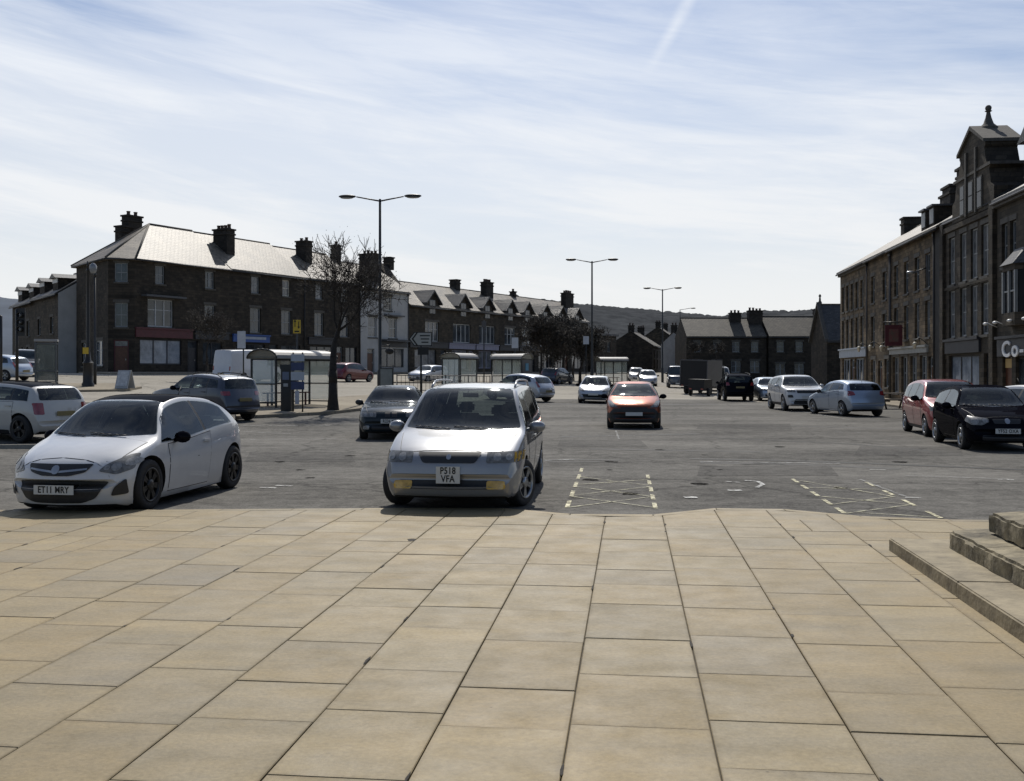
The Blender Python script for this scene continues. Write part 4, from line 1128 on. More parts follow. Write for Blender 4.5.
# small stone building at the far end of the terrace
t = troot('stone_building', 'small dark stone block at the far end of the left terrace under the hill', tp(590)+.5, g)
w = Wall(t, (0, 0), 0, 9, -1.2, 5.6, STONE_D); w.opening(2.5, 3.2, 1.1, 1.5); w.opening(6.2, 3.2, 1.1, 1.5); w.opening(4.4, .02, 1.1, 2.5, 'door'); w.build()
shell(t, 0, 9, 8, 5.6, STONE_D); boxes('roof', LEAD, t, [((-.3, -.3, 5.62), (9.3, 8.3, 5.95))])

# ---- row running back beside the corner building
for i, lab in enumerate(('low stone house with pale gable wall behind the corner building', 'far low stone house with two dormers behind the telephone box')):
    W = 9.0; d2 = Vector((.6, -.8)); p = Vector((-37.9, 86.0))-d2*(W*(i+1)); ze = 6.7-.2*i; zr = ze+2.3
    t = thing('stone_building', lab, 'building', (p.x, p.y, TZ), R(math.degrees(math.atan2(d2.y, d2.x))), 'low stone houses on the side street')
    w = Wall(t, (0, 0), 0, W, -1.2, ze, STONE_B); [w.opening(x, 3.4, 1.1, 1.4) for x in (2.2, W-2.2)]; [w.opening(x, .7, 1.4, 1.7, 'pair') for x in (2.2, W-2.2)]; w.opening(W/2, .02, 1.1, 2.4, 'door'); w.build()
    shell(t, 0, W, 7, ze, RENDER_W if i == 0 else STONE_B, ridge=zr-.1)
    rf = gable_roof(t, 0, W, 7, ze, zr, SLATE_D)
    for x in (2.0, W-2.2):
        d = MB(); d.box2((x-.9, .3, ze+.1), (x+.9, 2.8, ze+1.45)); dm = d.build('dormer', STONE_D, t)
        d = MB(); d.box2((x-.85, .25, ze+1.0), (x+.85, .297, ze+1.4)); d.build('dormer_window', WFRAME_B, dm)
        d = MB(); d.prism([(x-1.1, ze+1.4), (x+1.1, ze+1.4), (x, ze+1.8)], 'y', 0, 3.2); d.build('dormer_roof', SLATE_D, dm)
    if i == 0: chimney(t, W-1.2, 4.5, .9, 1.3, zr-.6, zr+.7, 2, rf)
# ---- right-hand row: frame with X towards the camera, Y into the buildings
RO = Vector((25.5, 80.0)); RD = Vector((-.1138, -.9935)); RA = math.degrees(math.atan2(RD.y, RD.x))
gr = 'stone buildings along the right side'
def rroot(name, label, u, cat='building'):
    p = RO+RD*u; return thing(name, label, cat, (p.x, p.y, 0.0), R(RA), gr)
E = 9.45
# shop house at the far end
t = rroot('stone_building', 'far three-storey stone house with pale blue shopfront at the left end of the right row', 0)
W = 9.4; w = Wall(t, (0, 0), 0, W, -.3, E, STONE_W)
for x in (1.1, 2.7, 4.3, 5.9, 7.5): w.opening(x, 6.35, .95, 1.9, 'sash'); w.opening(x, 3.4, .95, 2.3, 'sash', None, PANE_C if x > 4 else PANE)
w.opening(2.2, .35, 2.9, 2.4, 'shop3', PALESHOP, PANE); w.opening(6.6, .35, 2.9, 2.4, 'shop3', PALESHOP, PANE); w.opening(4.4, .02, 1.2, 2.7, 'door', PALESHOP, PANE)
w.build(); shell(t, 0, W, 10, E, STONE_W, ridge=12.3)
rf = gable_roof(t, 0, W, 10, E, 12.4, SLATE, ov=.3); fascia(t, .2, W-.3, 2.85, 3.4, PALESHOP); chimney(t, 1.6, 5.0, 1.0, 1.5, 11.6, 13.3, 0)
boxes('cornice', COPING, t, [((0, -.2, E-.35), (W, -.004, E-.15))]); downpipe(t, W-.1, E-.3)
# house with wall lamps
t = rroot('stone_building', 'narrow three-storey stone house with wall lamps left of the inn sign', 9.4)
W = 6.2; w = Wall(t, (0, 0), 0, W, -.3, E, STONE_W)
for x in (1.4, 4.6): w.opening(x, 6.4, 1.0, 1.8); w.opening(x, 3.5, 1.0, 2.0)
w.opening(1.5, .8, 1.3, 1.8, 'pair', WFRAME, PANE); w.opening(3.4, .02, 1.1, 2.5, 'door'); w.opening(5.1, .8, 1.1, 1.8)
w.build(); shell(t, 0, W, 10, E, STONE_W, ridge=12.3); rf = gable_roof(t, 0, W, 10, E, 12.4, SLATE, ov=.3); downpipe(t, W-.1, E-.3)
for x in (.6, 3.9):
    b = MB(); b.path([(x, -.02, 3.4), (x, -.5, 3.75), (x, -.75, 3.6)], .025); b.build('lamp_bracket', BLACK, t)
    b = MB(); b.lathe([(.06, -.16), (.12, .10), (.14, .12), (.04, .22)], 4, Matrix.Translation((x, -.75, 3.3))); b.build('wall_lamp', CREAM, t)
# inn
t = rroot('inn', 'three-storey stone inn with hanging sign, pale fascia and bright slate roof in the right row', 15.6)
W = 10.6; w = Wall(t, (0, 0), 0, W, -.3, E, STONE_W)
for x in (1.3, 3.6, 5.9, 8.0): w.opening(x, 6.4, .95, 1.9); w.opening(x, 3.7, .95, 2.0, 'sash', None, PANE_C if x > 5 else PANE)
for x in (1.2, 3.2, 5.2, 7.2): w.opening(x, .5, 1.4, 2.2, 'pair', WFRAME, PANE)
w.opening(8.7, .02, 1.1, 2.6, 'door')
w.build(); shell(t, 0, W, 10, E, STONE_W, ridge=12.3); rf = gable_roof(t, 0, W, 10, E, 12.4, SLATE, ov=.3)
fascia(t, .1, 8.2, 2.85, 3.15, mat('pale_fascia', (.3, .3, .28), .6, var=.15, scale=3)); downpipe(t, .15, E-.3); downpipe(t, 9.4, E-.3)
b = MB(); b.box((9.98, -.02, 4.7), (1.2, .03, 9.2)); b.build('dark_render_strip', mat('dark_render', (.035, .033, .03), .9, var=.3, scale=2), t)
chimney(t, 5.2, 2.3, 1.5, 1.0, 9.9, 12.3, 0); chimney(t, 3.7, 2.5, .8, 1.0, 9.9, 12.0, 2)
for x in (6.5, 8.1):
    d = MB(); d.box2((x-.45, .2, E+.2), (x+.45, 3.0, E+1.35)); dm = d.build('dormer', STONE_D, t); d = MB(); d.box2((x-.36, .17, E+.45), (x+.36, .198, E+1.25)); d.build('dormer_pane', WFRAME, dm)
    d = MB(); d.box2((x-.55, .05, E+1.353), (x+.55, 3.4, E+1.45)); d.build('dormer_roof', LEAD, dm)
for x in (.5, 8.1):
    b = MB(); b.path([(x, -.02, 3.3), (x, -.45, 3.65), (x, -.7, 3.5)], .025); b.build('lamp_bracket', BLACK, t)
    b = MB(); b.lathe([(.06, -.16), (.12, .10), (.14, .12), (.04, .22)], 4, Matrix.Translation((x, -.7, 3.2))); b.build('wall_lamp', CREAM, t)
# hanging sign (its own thing)
p = RO+RD*18.8
t2 = thing('hanging_sign', 'dark red framed pub sign hanging from a bracket on the inn wall', 'sign', (p.x, p.y, 0), R(RA))
b = MB(); b.box((0, -.62, 3.95), (.06, 1.0, 1.25)); b.build('sign_board', MAROON, t2)
b = MB(); [b.box((s*.034, -.62, 3.95), (.006, .55, .75)) for s in (-1, 1)]; b.build('sign_picture', mat('sign_picture', (.25, .2, .14), .6, var=.6, scale=5, col2=(.12, .03, .03)), t2)
b = MB(); b.tube((0, -.003, 4.75), (0, -1.2, 4.75), .03); b.tube((0, -.003, 4.35), (0, -.6, 4.75), .02); [b.tube((0, y, 4.75), (0, y, 4.57), .012) for y in (-.3, -.95)]; b.build('bracket', BLACK, t2)
# chimney block between the inn and the gabled building is part of the gabled building
t = rroot('gabled_building', 'tall dark stone building with ornate stepped gable and ball finial on the right', 26.3)
W = 8.0; w = Wall(t, (0, 0), 0, W, -.3, E, STONE_B)
for x in (1.6, 3.4, 5.0, 6.5):
    w.opening(x, 6.2, .95, 2.4, 'sash', WFRAME, PANE_C, .10); w.opening(x, 3.5, .95, 2.4, 'sash', WFRAME, PANE_C, .10)
w.opening(3.4, .5, 4.6, 2.1, 'shop3', SHOPDK, PANE_S); w.opening(6.9, .02, 1.1, 2.6, 'door', SHOPDK)
w.build(); shell(t, 0, W, 10, E, STONE_B, ridge=12.2)
rf = gable_roof(t, 0, W, 10, E, 12.3, SLATE_D, ov=.05); fascia(t, .8, 6.0, 2.7, 3.3, SHOPDK)
boxes('string_course', STONE_B, t, [((0, -.07, 5.95), (W, -.004, 6.08)), ((0, -.12, 8.9), (W, -.004, 9.15))])
boxes('pilaster', STONE_B, t, [((.05, -.16, 0), (.55, -.004, 9.4)), ((W-.55, -.16, 0), (W-.05, -.004, 9.4))])
cx = 5.0
half = [(2.6, 9.2), (2.6, 10.1), (2.25, 10.3), (2.05, 11.0), (2.2, 11.12), (2.2, 11.26), (1.75, 11.36), (1.5, 12.05), (1.62, 12.2), (1.62, 12.35), (.8, 12.9), (.15, 13.2)]
gp_ = [(cx-a*1.15, z) for a, z in half]+[(cx+a*1.15, z) for a, z in half[::-1]]
f = MB(); f.prism(gp_, 'y', -.1, 1.35); gbl = f.build('gable', STONE_B, t)
f = MB(); f.prism([(cx-1.95, 12.3), (cx, 13.26), (cx+1.95, 12.3), (cx+1.95, 12.45), (cx, 13.45), (cx-1.95, 12.45)], 'y', -.22, 1.5); f.build('gable_coping', COPING, gbl)
f = MB(); f.box2((cx-2.65, -.16, 11.13), (cx+2.65, 1.42, 11.26)); f.build('gable_cornice', COPING, gbl)
f = MB(); f.lathe([(.55, 0), (.5, .25), (.28, .45), (.16, .8), (.10, 1.1), (.20, 1.16), (.10, 1.22)], 12, Matrix.Translation((cx, .65, 13.15))@Matrix.Scale(.85, 4)); f.ball((cx, .65, 14.28), .15); f.build('finial', COPING, gbl, smooth=True)
for x in (-1.25, 0, 1.25):
    f = MB(); f.box2((cx+x-.34, -.17, 9.35), (cx+x+.34, -.105, 10.85)); wn = f.build('gable_window', SILL, gbl); f = MB(); f.box2((cx+x-.27, -.185, 9.42), (cx+x+.27, -.172, 10.1)); f.box2((cx+x-.27, -.185, 10.16), (cx+x+.27, -.172, 10.78)); f.build('gable_pane', PANE_D, gbl)
for x in (-.7, .7): 
    f = MB(); f.box2((cx+x-.1, -.2, 9.25), (cx+x+.1, -.103, 12.3)); f.build('gable_pilaster', COPING, gbl)
chimney(t, .7, 2.2, 1.3, 3.0, 10, 12.2, 0, rf); chimney(t, 1.0, 6.0, 1.2, 1.2, 11, 13.2, 2, rf)
# shop with big letters at the right edge
t = rroot('shop_building', 'stone shop building with large white sign letters and a canted bay at the right edge', 34.4)
W = 13; w = Wall(t, (0, 0), 0, W, -.3, E-.1, STONE_B)
for x in (4.6, 6.0, 9.5, 11): w.opening(x, 6.3, .8, 2.0)
for x in (.9, 1.9, ): w.opening(x, 6.35, .7, 1.9)
for x in (6.6, 9.8): w.opening(x, 3.5, 1.2, 2.2)
w.opening(1.2, .02, 1.1, 2.5, 'door', mat('brown_shop_paint', (.10, .035, .02), .5)); w.opening(5.0, .4, 5.6, 2.0, 'shop4', SHOPDK, PANE); w.opening(10.5, .4, 4, 2.0, 'shop3', SHOPDK, PANE)
w.build(); shell(t, 0, W, 10, E-.1, STONE_B, ridge=12.0); rf = gable_roof(t, 0, W, 10, E-.1, 12.1, SLATE_D, ov=.25)
boxes('cornice', COPING, t, [((0, -.22, E-.42), (W, -.004, E-.22))])
f = fascia(t, .3, W-.2, 2.45, 3.2, SHOPDK)
text('Co-op', .95, mat('sign_letter_white', (.75, .75, .75), .5), f, Matrix.Translation((1.0, -.14, 2.72)) @ Matrix.Rotation(R(90), 4, 'X') @ Matrix.Diagonal((1.5, 1, 1, 1)), 'sign_lettering', depth=.03, align='LEFT', space=1.2, bold=.022)
boxes('notice', mat('tan_notice', (.42, .28, .10), .6), t, [((.72, .1, 1.95), (1.68, .125, 2.35))])
for x in (.3, 1.5, 3.2, 4.8):
    b = MB(); b.tube((x, -.1, 3.75), (x, -.55, 3.95), .018); b.ball((x, -.6, 3.9), .1, (1.3, 1, .7)); b.build('sign_lamp', WHITE, t)
# canted bay
f = MB(); bp = [(1.7, 0), (2.1, -.5), (3.5, -.5), (3.9, 0)]
f.prism([(p_[0], p_[1]) for p_ in bp], 'z', 3.72, 4.25); bay = f.build('bay_window', STONE_B, t); f = MB(); f.prism([(p_[0], p_[1]) for p_ in bp], 'z', 6.0, 6.25); f.build('bay_head', STONE_B, bay)
f = MB(); f.prism([(p_[0]*1.0, p_[1]*1.0+.05) for p_ in ((1.74, 0), (2.12, -.47), (3.48, -.47), (3.86, 0))], 'z', 4.255, 5.995); f.build('bay_pane', PANE_D, bay)
f = MB(); [f.box((x, y, 5.12), (.12, .12, 1.74)) for x, y in ((2.1, -.45), (3.5, -.45), (2.8, -.45), (1.76, -.02), (3.84, -.02))]; f.box((2.8, -.44, 5.15), (1.3, .06, .07)); f.build('bay_frame', WFRAME, bay)
f = MB(); A = [f.bm.verts.new((*q, 6.253)) for q in ((1.6, 0), (2.05, -.6), (3.55, -.6), (4.0, 0))]; B = [f.bm.verts.new((*q, 6.95)) for q in ((2.2, -.004), (2.35, -.06), (3.25, -.06), (3.4, -.004))]
[f.bm.faces.new((A[i], A[i+1], B[i+1], B[i])) for i in range(3)]; f.bm.faces.new(B); f.bm.faces.new(A[::-1]); f.build('bay_roof', SLATE_D, bay)
d = MB(); d.box2((2.2, .35, E+.2), (4.4, 3.5, E+2.0)); dm = d.build('dormer', STONE_B, t)
d = MB(); d.box2((2.6, .29, E+.35), (4.0, .346, E+1.9)); wn = d.build('dormer_window', WFRAME_B, dm); d = MB(); d.box2((2.7, .27, E+.45), (3.26, .287, E+1.8)); d.box2((3.34, .27, E+.45), (3.9, .287, E+1.8)); d.build('dormer_pane', PANE, dm)
d = MB(); d.prism([(1.9, E+2.0), (4.7, E+2.0), (3.3, E+3.0)], 'y', .15, 4.2); d.build('dormer_roof', SLATE_D, dm)
d = MB(); d.prism([(5.0, 9.4), (10.5, 9.4), (10.3, 10.6), (9.0, 11.0), (8.6, 12.0), (7.75, 12.9), (6.9, 12.0), (6.5, 11.0), (5.2, 10.6)], 'y', -.08, 1.2); d.build('gable', STONE_B, t)
d = MB(); d.lathe([(.3, 0), (.25, .3), (.1, .6), (.08, .9), (.16, 1.0), (.1, 1.15)], 10, Matrix.Translation((7.75, .5, 12.85))); d.build('finial', COPING, t)

# wall-mounted street light on the inn
p = RO+RD*23.6
t = thing('street_light', 'wall-mounted street light on an arm high on the inn facade', 'street light', (p.x, p.y, 0), R(RA))
b = MB(); b.tube((0, -.04, 6.2), (0, -.04, 8.2), .045); b.tube((0, -.05, 7.5), (0, -.6, 7.3), .035); b.build('bracket', GREYPL, t)
b = MB(); b.ball((0, -.85, 7.25), .17, (.8, 1.7, .5)); b.build('lamp_head', STEEL, t)

# ---- houses closing the far end of the square
gb = 'houses at the far end of the square'
def far_house(name, label, x, y, ang, W, D, ze, zr, m, rm, chim=(), cols=(), gnd=(), group=gb, cat='building', ovr=.2, z=None):
    t = thing(name, label, cat, (x, y, gz(x, y) if z is None else z), R(ang), group)
    w = Wall(t, (0, 0), 0, W, -1, ze, m)
    for c_ in cols: w.opening(c_, ze-2.1, 1.0, 1.4)
    for g_ in gnd: w.opening(g_, .7, 1.3, 1.6, 'pair')
    w.build(); shell(t, 0, W, D, ze, m, ridge=zr-.1)
    rf = gable_roof(t, 0, W, D, ze, zr, rm, ov=ovr)
    for c_ in chim: chimney(t, *c_, roof=rf)
    return t, rf
far_house('stone_house', 'long low stone house with stone-slate roof and two broad chimneys at the far end', 23.7, 140, 2, 11.0, 8, 5.6, 8.2, STONE_D, SLATE_F, [(7.5, 3.4, 1.5, 1.0, 6.2, 8.9, 3), (10.2, 3.0, 1.9, 1.2, 5.8, 9.2, 4)], (1.5, 4.2, 6.8, 9.4), (1.5, 4.2, 6.8, 9.4))
far_house('stone_house', 'low stone house with dark grey roof left of the steep gabled building', 34.9, 140, 2, 8.6, 8, 6.0, 8.8, STONE_D, SLATE_F, [(8.0, 4, .9, 1.2, 8, 9.8, 2)], (1.6, 4.2, 6.8), (1.6, 4.2, 6.8))
# steep gabled hall
t, rf = far_house('gabled_hall', 'dark stone hall with steep gable and pointed finial beside the right row', 31.2, 102, 0, 9, 5.4, 4.9, 8.4, STONE_D, SLATE_D, [], (2, 5), (2, 5), cat='hall')
b = MB(); b.lathe([(.22, 0), (.2, .4), (.12, .5), (.08, .9), (.16, 1.0), (.05, 1.2)], 8, Matrix.Translation((.1, 2.7, 8.4))); b.build('finial', COPING, rf)
b = MB(); b.prism([(-.15, 4.7), (2.7, 8.5), (5.55, 4.7), (5.55, 4.95), (2.7, 8.8), (-.15, 4.95)], 'x', -.25, .12); b.build('gable_coping', COPING, rf)
# gable-fronted houses where the street bends away
ang_s = math.degrees(math.atan2(.97, .24))
for lab, x, y, D, ze, zr, m in (('stone house with lit slate roof left of the gap in the far street', 24.0, 176, 7.5, 4.6, 7.0, STONE_D), ('narrow pale-fronted house in the far street right of the gap', 28.8, 170, 4.2, 4.9, 7.0, RENDER),
        ('dark stone house in the far street next to the long low house', 34.2, 166, 5.0, 5.2, 7.6, STONE_D), ('stone house with slate roof behind the farthest bus shelter', 16.6, 182, 6.5, 4.4, 6.6, STONE_B),
        ('house roof rising behind the gap in the far street', 33.0, 205, 8.0, 6.2, 9.0, STONE_B)):
    far_house('street_house', lab, x, y, ang_s, 16, D, ze, zr, m, SLATE_F, [(15.2, D/2, .9, 1.2, zr-.5, zr+1.2, 3), (1.0, D/2, .7, 1.0, zr-.5, zr+1.0, 2)], (3, 8, 13), (3, 8, 13), 'houses down the far street')
# ------------------------------------------------------------------ ground
def sval(p): return NX*p[0]+NY*p[1]
def conform(bm, off=0.0):
    """slice everything along lines of equal height so that flat sheets follow the slope, then lift"""
    for s in [20+v for v in (0, .7, 1.5, 2.5, 4, 6, 8, 10, 12.5, 15, 18, 21, 24, 28, 32, 36, 40, 45)]:
        bmesh.ops.bisect_plane(bm, geom=bm.verts[:]+bm.edges[:]+bm.faces[:], plane_co=(NX*s, NY*s, 0), plane_no=(NX, NY, 0), dist=1e-5)
    for v in bm.verts: v.co.z += gz(v.co.x, v.co.y)+off
def sheet(name, poly, m, off=.004, thick=0.0, kind='structure'):
    mb = MB()
    f = mb.face([(p[0], p[1], 0) for p in poly])
    f.normal_update()
    if f.normal.z < 0: f.normal_flip()
    if thick:
        r = bmesh.ops.extrude_face_region(mb.bm, geom=[f]); 
        for v in [g_ for g_ in r['geom'] if isinstance(g_, bmesh.types.BMVert)]: v.co.z += thick
        bmesh.ops.recalc_face_normals(mb.bm, faces=mb.bm.faces[:])
    conform(mb.bm, off)
    o = mb.build(name, m, None, fix=False)
    return tag(o, kind=kind)
def ribbon(mb, pts, w, off=.004, seg=1.5):
    """flat strip along ground points (world xy)"""
    P = []
    for a, b in zip(pts[:-1], pts[1:]):
        a = Vector(a[:2]); b = Vector(b[:2]); n = max(1, int((b-a).length/seg))
        P += [a.lerp(b, k/n) for k in range(n)]
    P.append(Vector(pts[-1][:2]))
    prev = None
    for i, p in enumerate(P):
        d = (P[min(i+1, len(P)-1)]-P[max(i-1, 0)]).normalized(); n = Vector((-d.y, d.x))*(w/2)
        q = [mb.bm.verts.new((p.x+s*n.x, p.y+s*n.y, gz(p.x+s*n.x, p.y+s*n.y)+off)) for s in (1, -1)]
        if prev:
            f = mb.bm.faces.new((prev[0], prev[1], q[1], q[0])); f.normal_update()
            if f.normal.z < 0: f.normal_flip()
        prev = q

def tarmac(name, lo, hi, speck=2.4, patch=.5, rough=.9, spec=.12, band=True):
    m = bpy.data.materials.new(name); m.use_nodes = True; nt = m.node_tree; p = _pr(m); L = nt.links.new; N = nt.nodes.new
    tc = N('ShaderNodeTexCoord')
    def noise(sc, det=5, vec=None, ro=.6):
        n = N('ShaderNodeTexNoise'); n.inputs['Scale'].default_value = sc; n.inputs['Detail'].default_value = det; n.inputs['Roughness'].default_value = ro
        L(vec or tc.outputs['Object'], n.inputs['Vector']); return n
    mp = N('ShaderNodeMapping'); mp.inputs['Rotation'].default_value[2] = R(6.5); mp.inputs['Scale'].default_value = (.05, .38, 1)
    L(tc.outputs['Object'], mp.inputs['Vector'])
    bands = noise(1.0, 6, mp.outputs[0], .68); big = noise(.22, 5); fine = noise(22, 8, ro=.95); mid = noise(3.2, 9, ro=.85)
    def ma(op, a, b, c=None):
        q = N('ShaderNodeMath'); q.operation = op
        for i, v in enumerate((a, b, c)):
            if v is None: continue
            if isinstance(v, (int, float)): q.inputs[i].default_value = v
            else: L(v, q.inputs[i])
        return q.outputs[0]
    gb_ = 1.0 if band else .4
    t = ma('MULTIPLY_ADD', bands.outputs['Fac'], gb_, ma('MULTIPLY_ADD', big.outputs['Fac'], patch*2, .42-gb_/2-patch))
    t = ma('ADD', t, ma('MULTIPLY_ADD', mid.outputs['Fac'], 1.7, -.85))
    t = ma('ADD', t, ma('MULTIPLY_ADD', fine.outputs['Fac'], speck, -speck/2))
    rp = N('ShaderNodeValToRGB'); rp.color_ramp.elements[0].position = .05; rp.color_ramp.elements[1].position = .85
    rp.color_ramp.elements[0].color = (*lo, 1); rp.color_ramp.elements[1].color = (*hi, 1)
    L(t, rp.inputs['Fac'])
    L(rp.outputs[0], p.inputs['Base Color'])
    # hairline cracks
    v = N('ShaderNodeTexVoronoi'); v.feature = 'DISTANCE_TO_EDGE'; v.inputs['Scale'].default_value = .22
    wn = noise(1.3, 4); av = N('ShaderNodeVectorMath'); av.operation = 'MULTIPLY_ADD'; av.inputs[1].default_value = (.9, .9, .9)
    L(wn.outputs['Color'], av.inputs[0]); L(tc.outputs['Object'], av.inputs[2]); L(av.outputs[0], v.inputs['Vector'])
    cr = N('ShaderNodeValToRGB'); cr.color_ramp.elements[0].position = .0; cr.color_ramp.elements[1].position = .012
    cr.color_ramp.elements[0].color = (.35, .35, .35, 1); cr.color_ramp.elements[1].color = (1, 1, 1, 1)
    L(v.outputs['Distance'], cr.inputs['Fac'])
    mx = N('ShaderNodeMixRGB'); mx.blend_type = 'MULTIPLY'; mx.inputs[0].default_value = .8
    L(rp.outputs[0], mx.inputs[1]); L(cr.outputs[0], mx.inputs[2]); L(mx.outputs[0], p.inputs['Base Color'])
    b = N('ShaderNodeBump'); b.inputs['Strength'].default_value = .5; b.inputs['Distance'].default_value = .008
    L(fine.outputs['Fac'], b.inputs['Height']); L(b.outputs['Normal'], p.inputs['Normal'])
    p.inputs['Roughness'].default_value = rough; p.inputs['Specular IOR Level'].default_value = spec
    return m
TAR = tarmac('tarmac', (.036, .034, .031), (.195, .185, .165))
PALE = tarmac('pale_glare_tarmac', (.20, .185, .155), (.38, .35, .295), .5, .3, .9, .1)  # older tarmac, paled further so the colour stands in for sun glare
PAVE = tarmac('pavement_stone', (.18, .155, .12), (.34, .30, .23), .5, .3, .9, .1)
KERB = mat('kerb_stone', (.24, .225, .19), .85, var=.25, scale=2, bump=.2)
MARK = mat('road_paint', (.36, .36, .34), .7, var=.5, scale=7, col2=(.46, .46, .44))
MARKY = mat('yellowed_road_paint', (.40, .36, .20), .7, var=.3, scale=9, col2=(.56, .52, .34))

# base sheet to the horizon
mb = MB(); mb.face([(-1500, -300, 0), (1500, -300, 0), (1500, 2500, 0), (-1500, 2500, 0)])
conform(mb.bm, 0); struct('ground', mb, TAR)

G = lambda px, py: gp(px, py)
# pale road surface beyond the tarmac square
poly = [G(-150, 398), G(40, 402), G(110, 402.5), G(180, 401), G(262, 409), G(345, 411), G(395, 405), G(500, 399.5), G(620, 399), G(722, 399.5), G(752, 402), G(800, 403)]
poly = [tuple(p[:2]) for p in poly]+[(24.4, 76), (23.5, 138), (24.5, 152), (34, 240), (29, 240), (14, 152), (12, 140), (-29, 77.5), (-60, 96), (-75, 70)]
sheet('road', poly, PALE, .004)

def kerbed(name, pts, m=PAVE, h=.11, off=.006):
    """a pavement with a kerb: pts in world xy"""
    o = sheet(name, pts, m, off, h)
    return o
# island with shelter, tree, lamp
isl = [G(236, 419.5), G(262, 418), G(330, 414.5), G(372, 409.5), G(398, 403.5), G(408, 398.5), G(404, 394.5), G(380, 396), G(330, 399.5), G(270, 403), G(236, 408)]
kerbed('pavement', [p[:2] for p in isl], PAVE)
# pavement with phone box and sign, far left
isl = [G(-160, 397), G(-20, 393.5), G(60, 392.5), G(126, 391.5), G(142, 388.6), G(120, 385.2), G(40, 384.6), G(-20, 385.5), G(-160, 388)]
kerbed('pavement', [p[:2] for p in isl], PAVE)
# long thin island across the middle, behind the people carrier
isl = [G(384, 383.2), G(470, 383.6), G(560, 384.0), G(566, 382.6), G(470, 382.2), G(384, 381.8)]
kerbed('pavement', [p[:2] for p in isl], PAVE, .1)
# pavement along the terrace and along the right row
def off_line(o, d, n, t0, t1, e0, e1):
    a = o+d*t0; b = o+d*t1
    return [a+n*e0, b+n*e0, b+n*e1, a+n*e1]
TN = Vector((-TD.y, TD.x))
kerbed('pavement', off_line(TO, TD, TN, -3, 84, -2.6, .9), PAVE, .1, .005)
RN = Vector((-RD.y, RD.x))
kerbed('pavement', off_line(RO, RD, RN, -2, 46, -3.0, .9), PAVE, .1, .005)

# kerb shadow line / upstand between tarmac square and road
mb = MB()
for a, b in ((G(540, 399.3), G(718, 399.6)), ):
    pass
mb.bm.free()

# ---- flagged paving in the foreground: every flag a slab of the one pavement mesh
SD = Vector((.1138, .9935)); SR = Vector((.9935, -.1138))
edge_px = [(-320, 514), (-150, 513.5), (0, 513.5), (100, 513.5), (300, 512), (470, 511), (520, 512), (560, 517), (600, 518.5), (655, 518), (690, 514), (712, 511.5), (760, 511.5), (800, 513), (840, 517), (870, 521), (980, 524), (1024, 524), (1150, 524), (1400, 524)]
edge = []
for px, py in edge_px:
    d = F*H0/(py-HY); p = Vector(((px-CX)/F*d, d)); edge.append((p.dot(SR), p.dot(SD)))
edge.sort()
fe = lambda a: float(np.interp(a, [e[0] for e in edge], [e[1] for e in edge]))
rnd = random.Random(5)
mb = MB(); col = mb.bm.loops.layers.color.new('tone'); uvl = mb.bm.loops.layers.uv.new('flag')
a = -13.0; cols_ = []
while a < 13: 
    w = rnd.choice((.62, .64, .66, .68, .60)); cols_.append((a, a+w)); a += w
# line the joints up with the photograph's nearest ones
shift = (Vector(((562-CX)/F*F*H0/409, F*H0/409)).dot(SR)); best = min(cols_, key=lambda c_: abs(c_[0]-shift)); dsh = shift-best[0]
TOPZ = .045
def slab(q, dz, tone):
    """q: four (a,b) corners ordered; bevelled top"""
    gx_, gy_ = rnd.choice((.0025, .003, .004)), rnd.choice((.0014, .0018, .0022, .003))
    C = Vector((sum(v[0] for v in q)/4, sum(v[1] for v in q)/4))
    tilt = (rnd.uniform(-.0015, .0015), rnd.uniform(-.0015, .0015))
    def V(v, e_, z):
        vv = Vector(v); d = C-vv
        sx = math.copysign(min(gx_+e_, abs(d.x)*.9), d.x); sy = math.copysign(min(gy_+e_*.7, abs(d.y)*.9), d.y)
        vv = vv+Vector((sx, sy)); w_ = SR*vv.x+SD*vv.y
        zz = z+dz+(vv.x-C.x)*tilt[0]+(vv.y-C.y)*tilt[1]
        return mb.bm.verts.new((w_.x, w_.y, zz))
    bot = [V(v, 0, TOPZ-.05) for v in q]; mid = [V(v, 0, TOPZ-.004) for v in q]; top = [V(v, .004, TOPZ) for v in q]
    fs = [mb.bm.faces.new(top)]
    for i in range(4):
        j = (i+1) % 4; fs.append(mb.bm.faces.new((bot[i], bot[j], mid[j], mid[i]))); fs.append(mb.bm.faces.new((mid[i], mid[j], top[j], top[i])))
    for f_ in fs:
        for l in f_.loops: l[col] = (*tone, 1); l[uvl].uv = (0, 0)
    lx_ = abs(q[1][0]-q[0][0]); ly_ = abs(q[2][1]-q[1][1])
    for l, uv_ in zip(fs[0].loops, ((0, 0), (lx_, 0), (lx_, ly_), (0, ly_))): l[uvl].uv = uv_
    for l in fs[0].loops: l[col] = (*tone, .5)
    sz_.append((fs[0], lx_, ly_))
sz_ = []
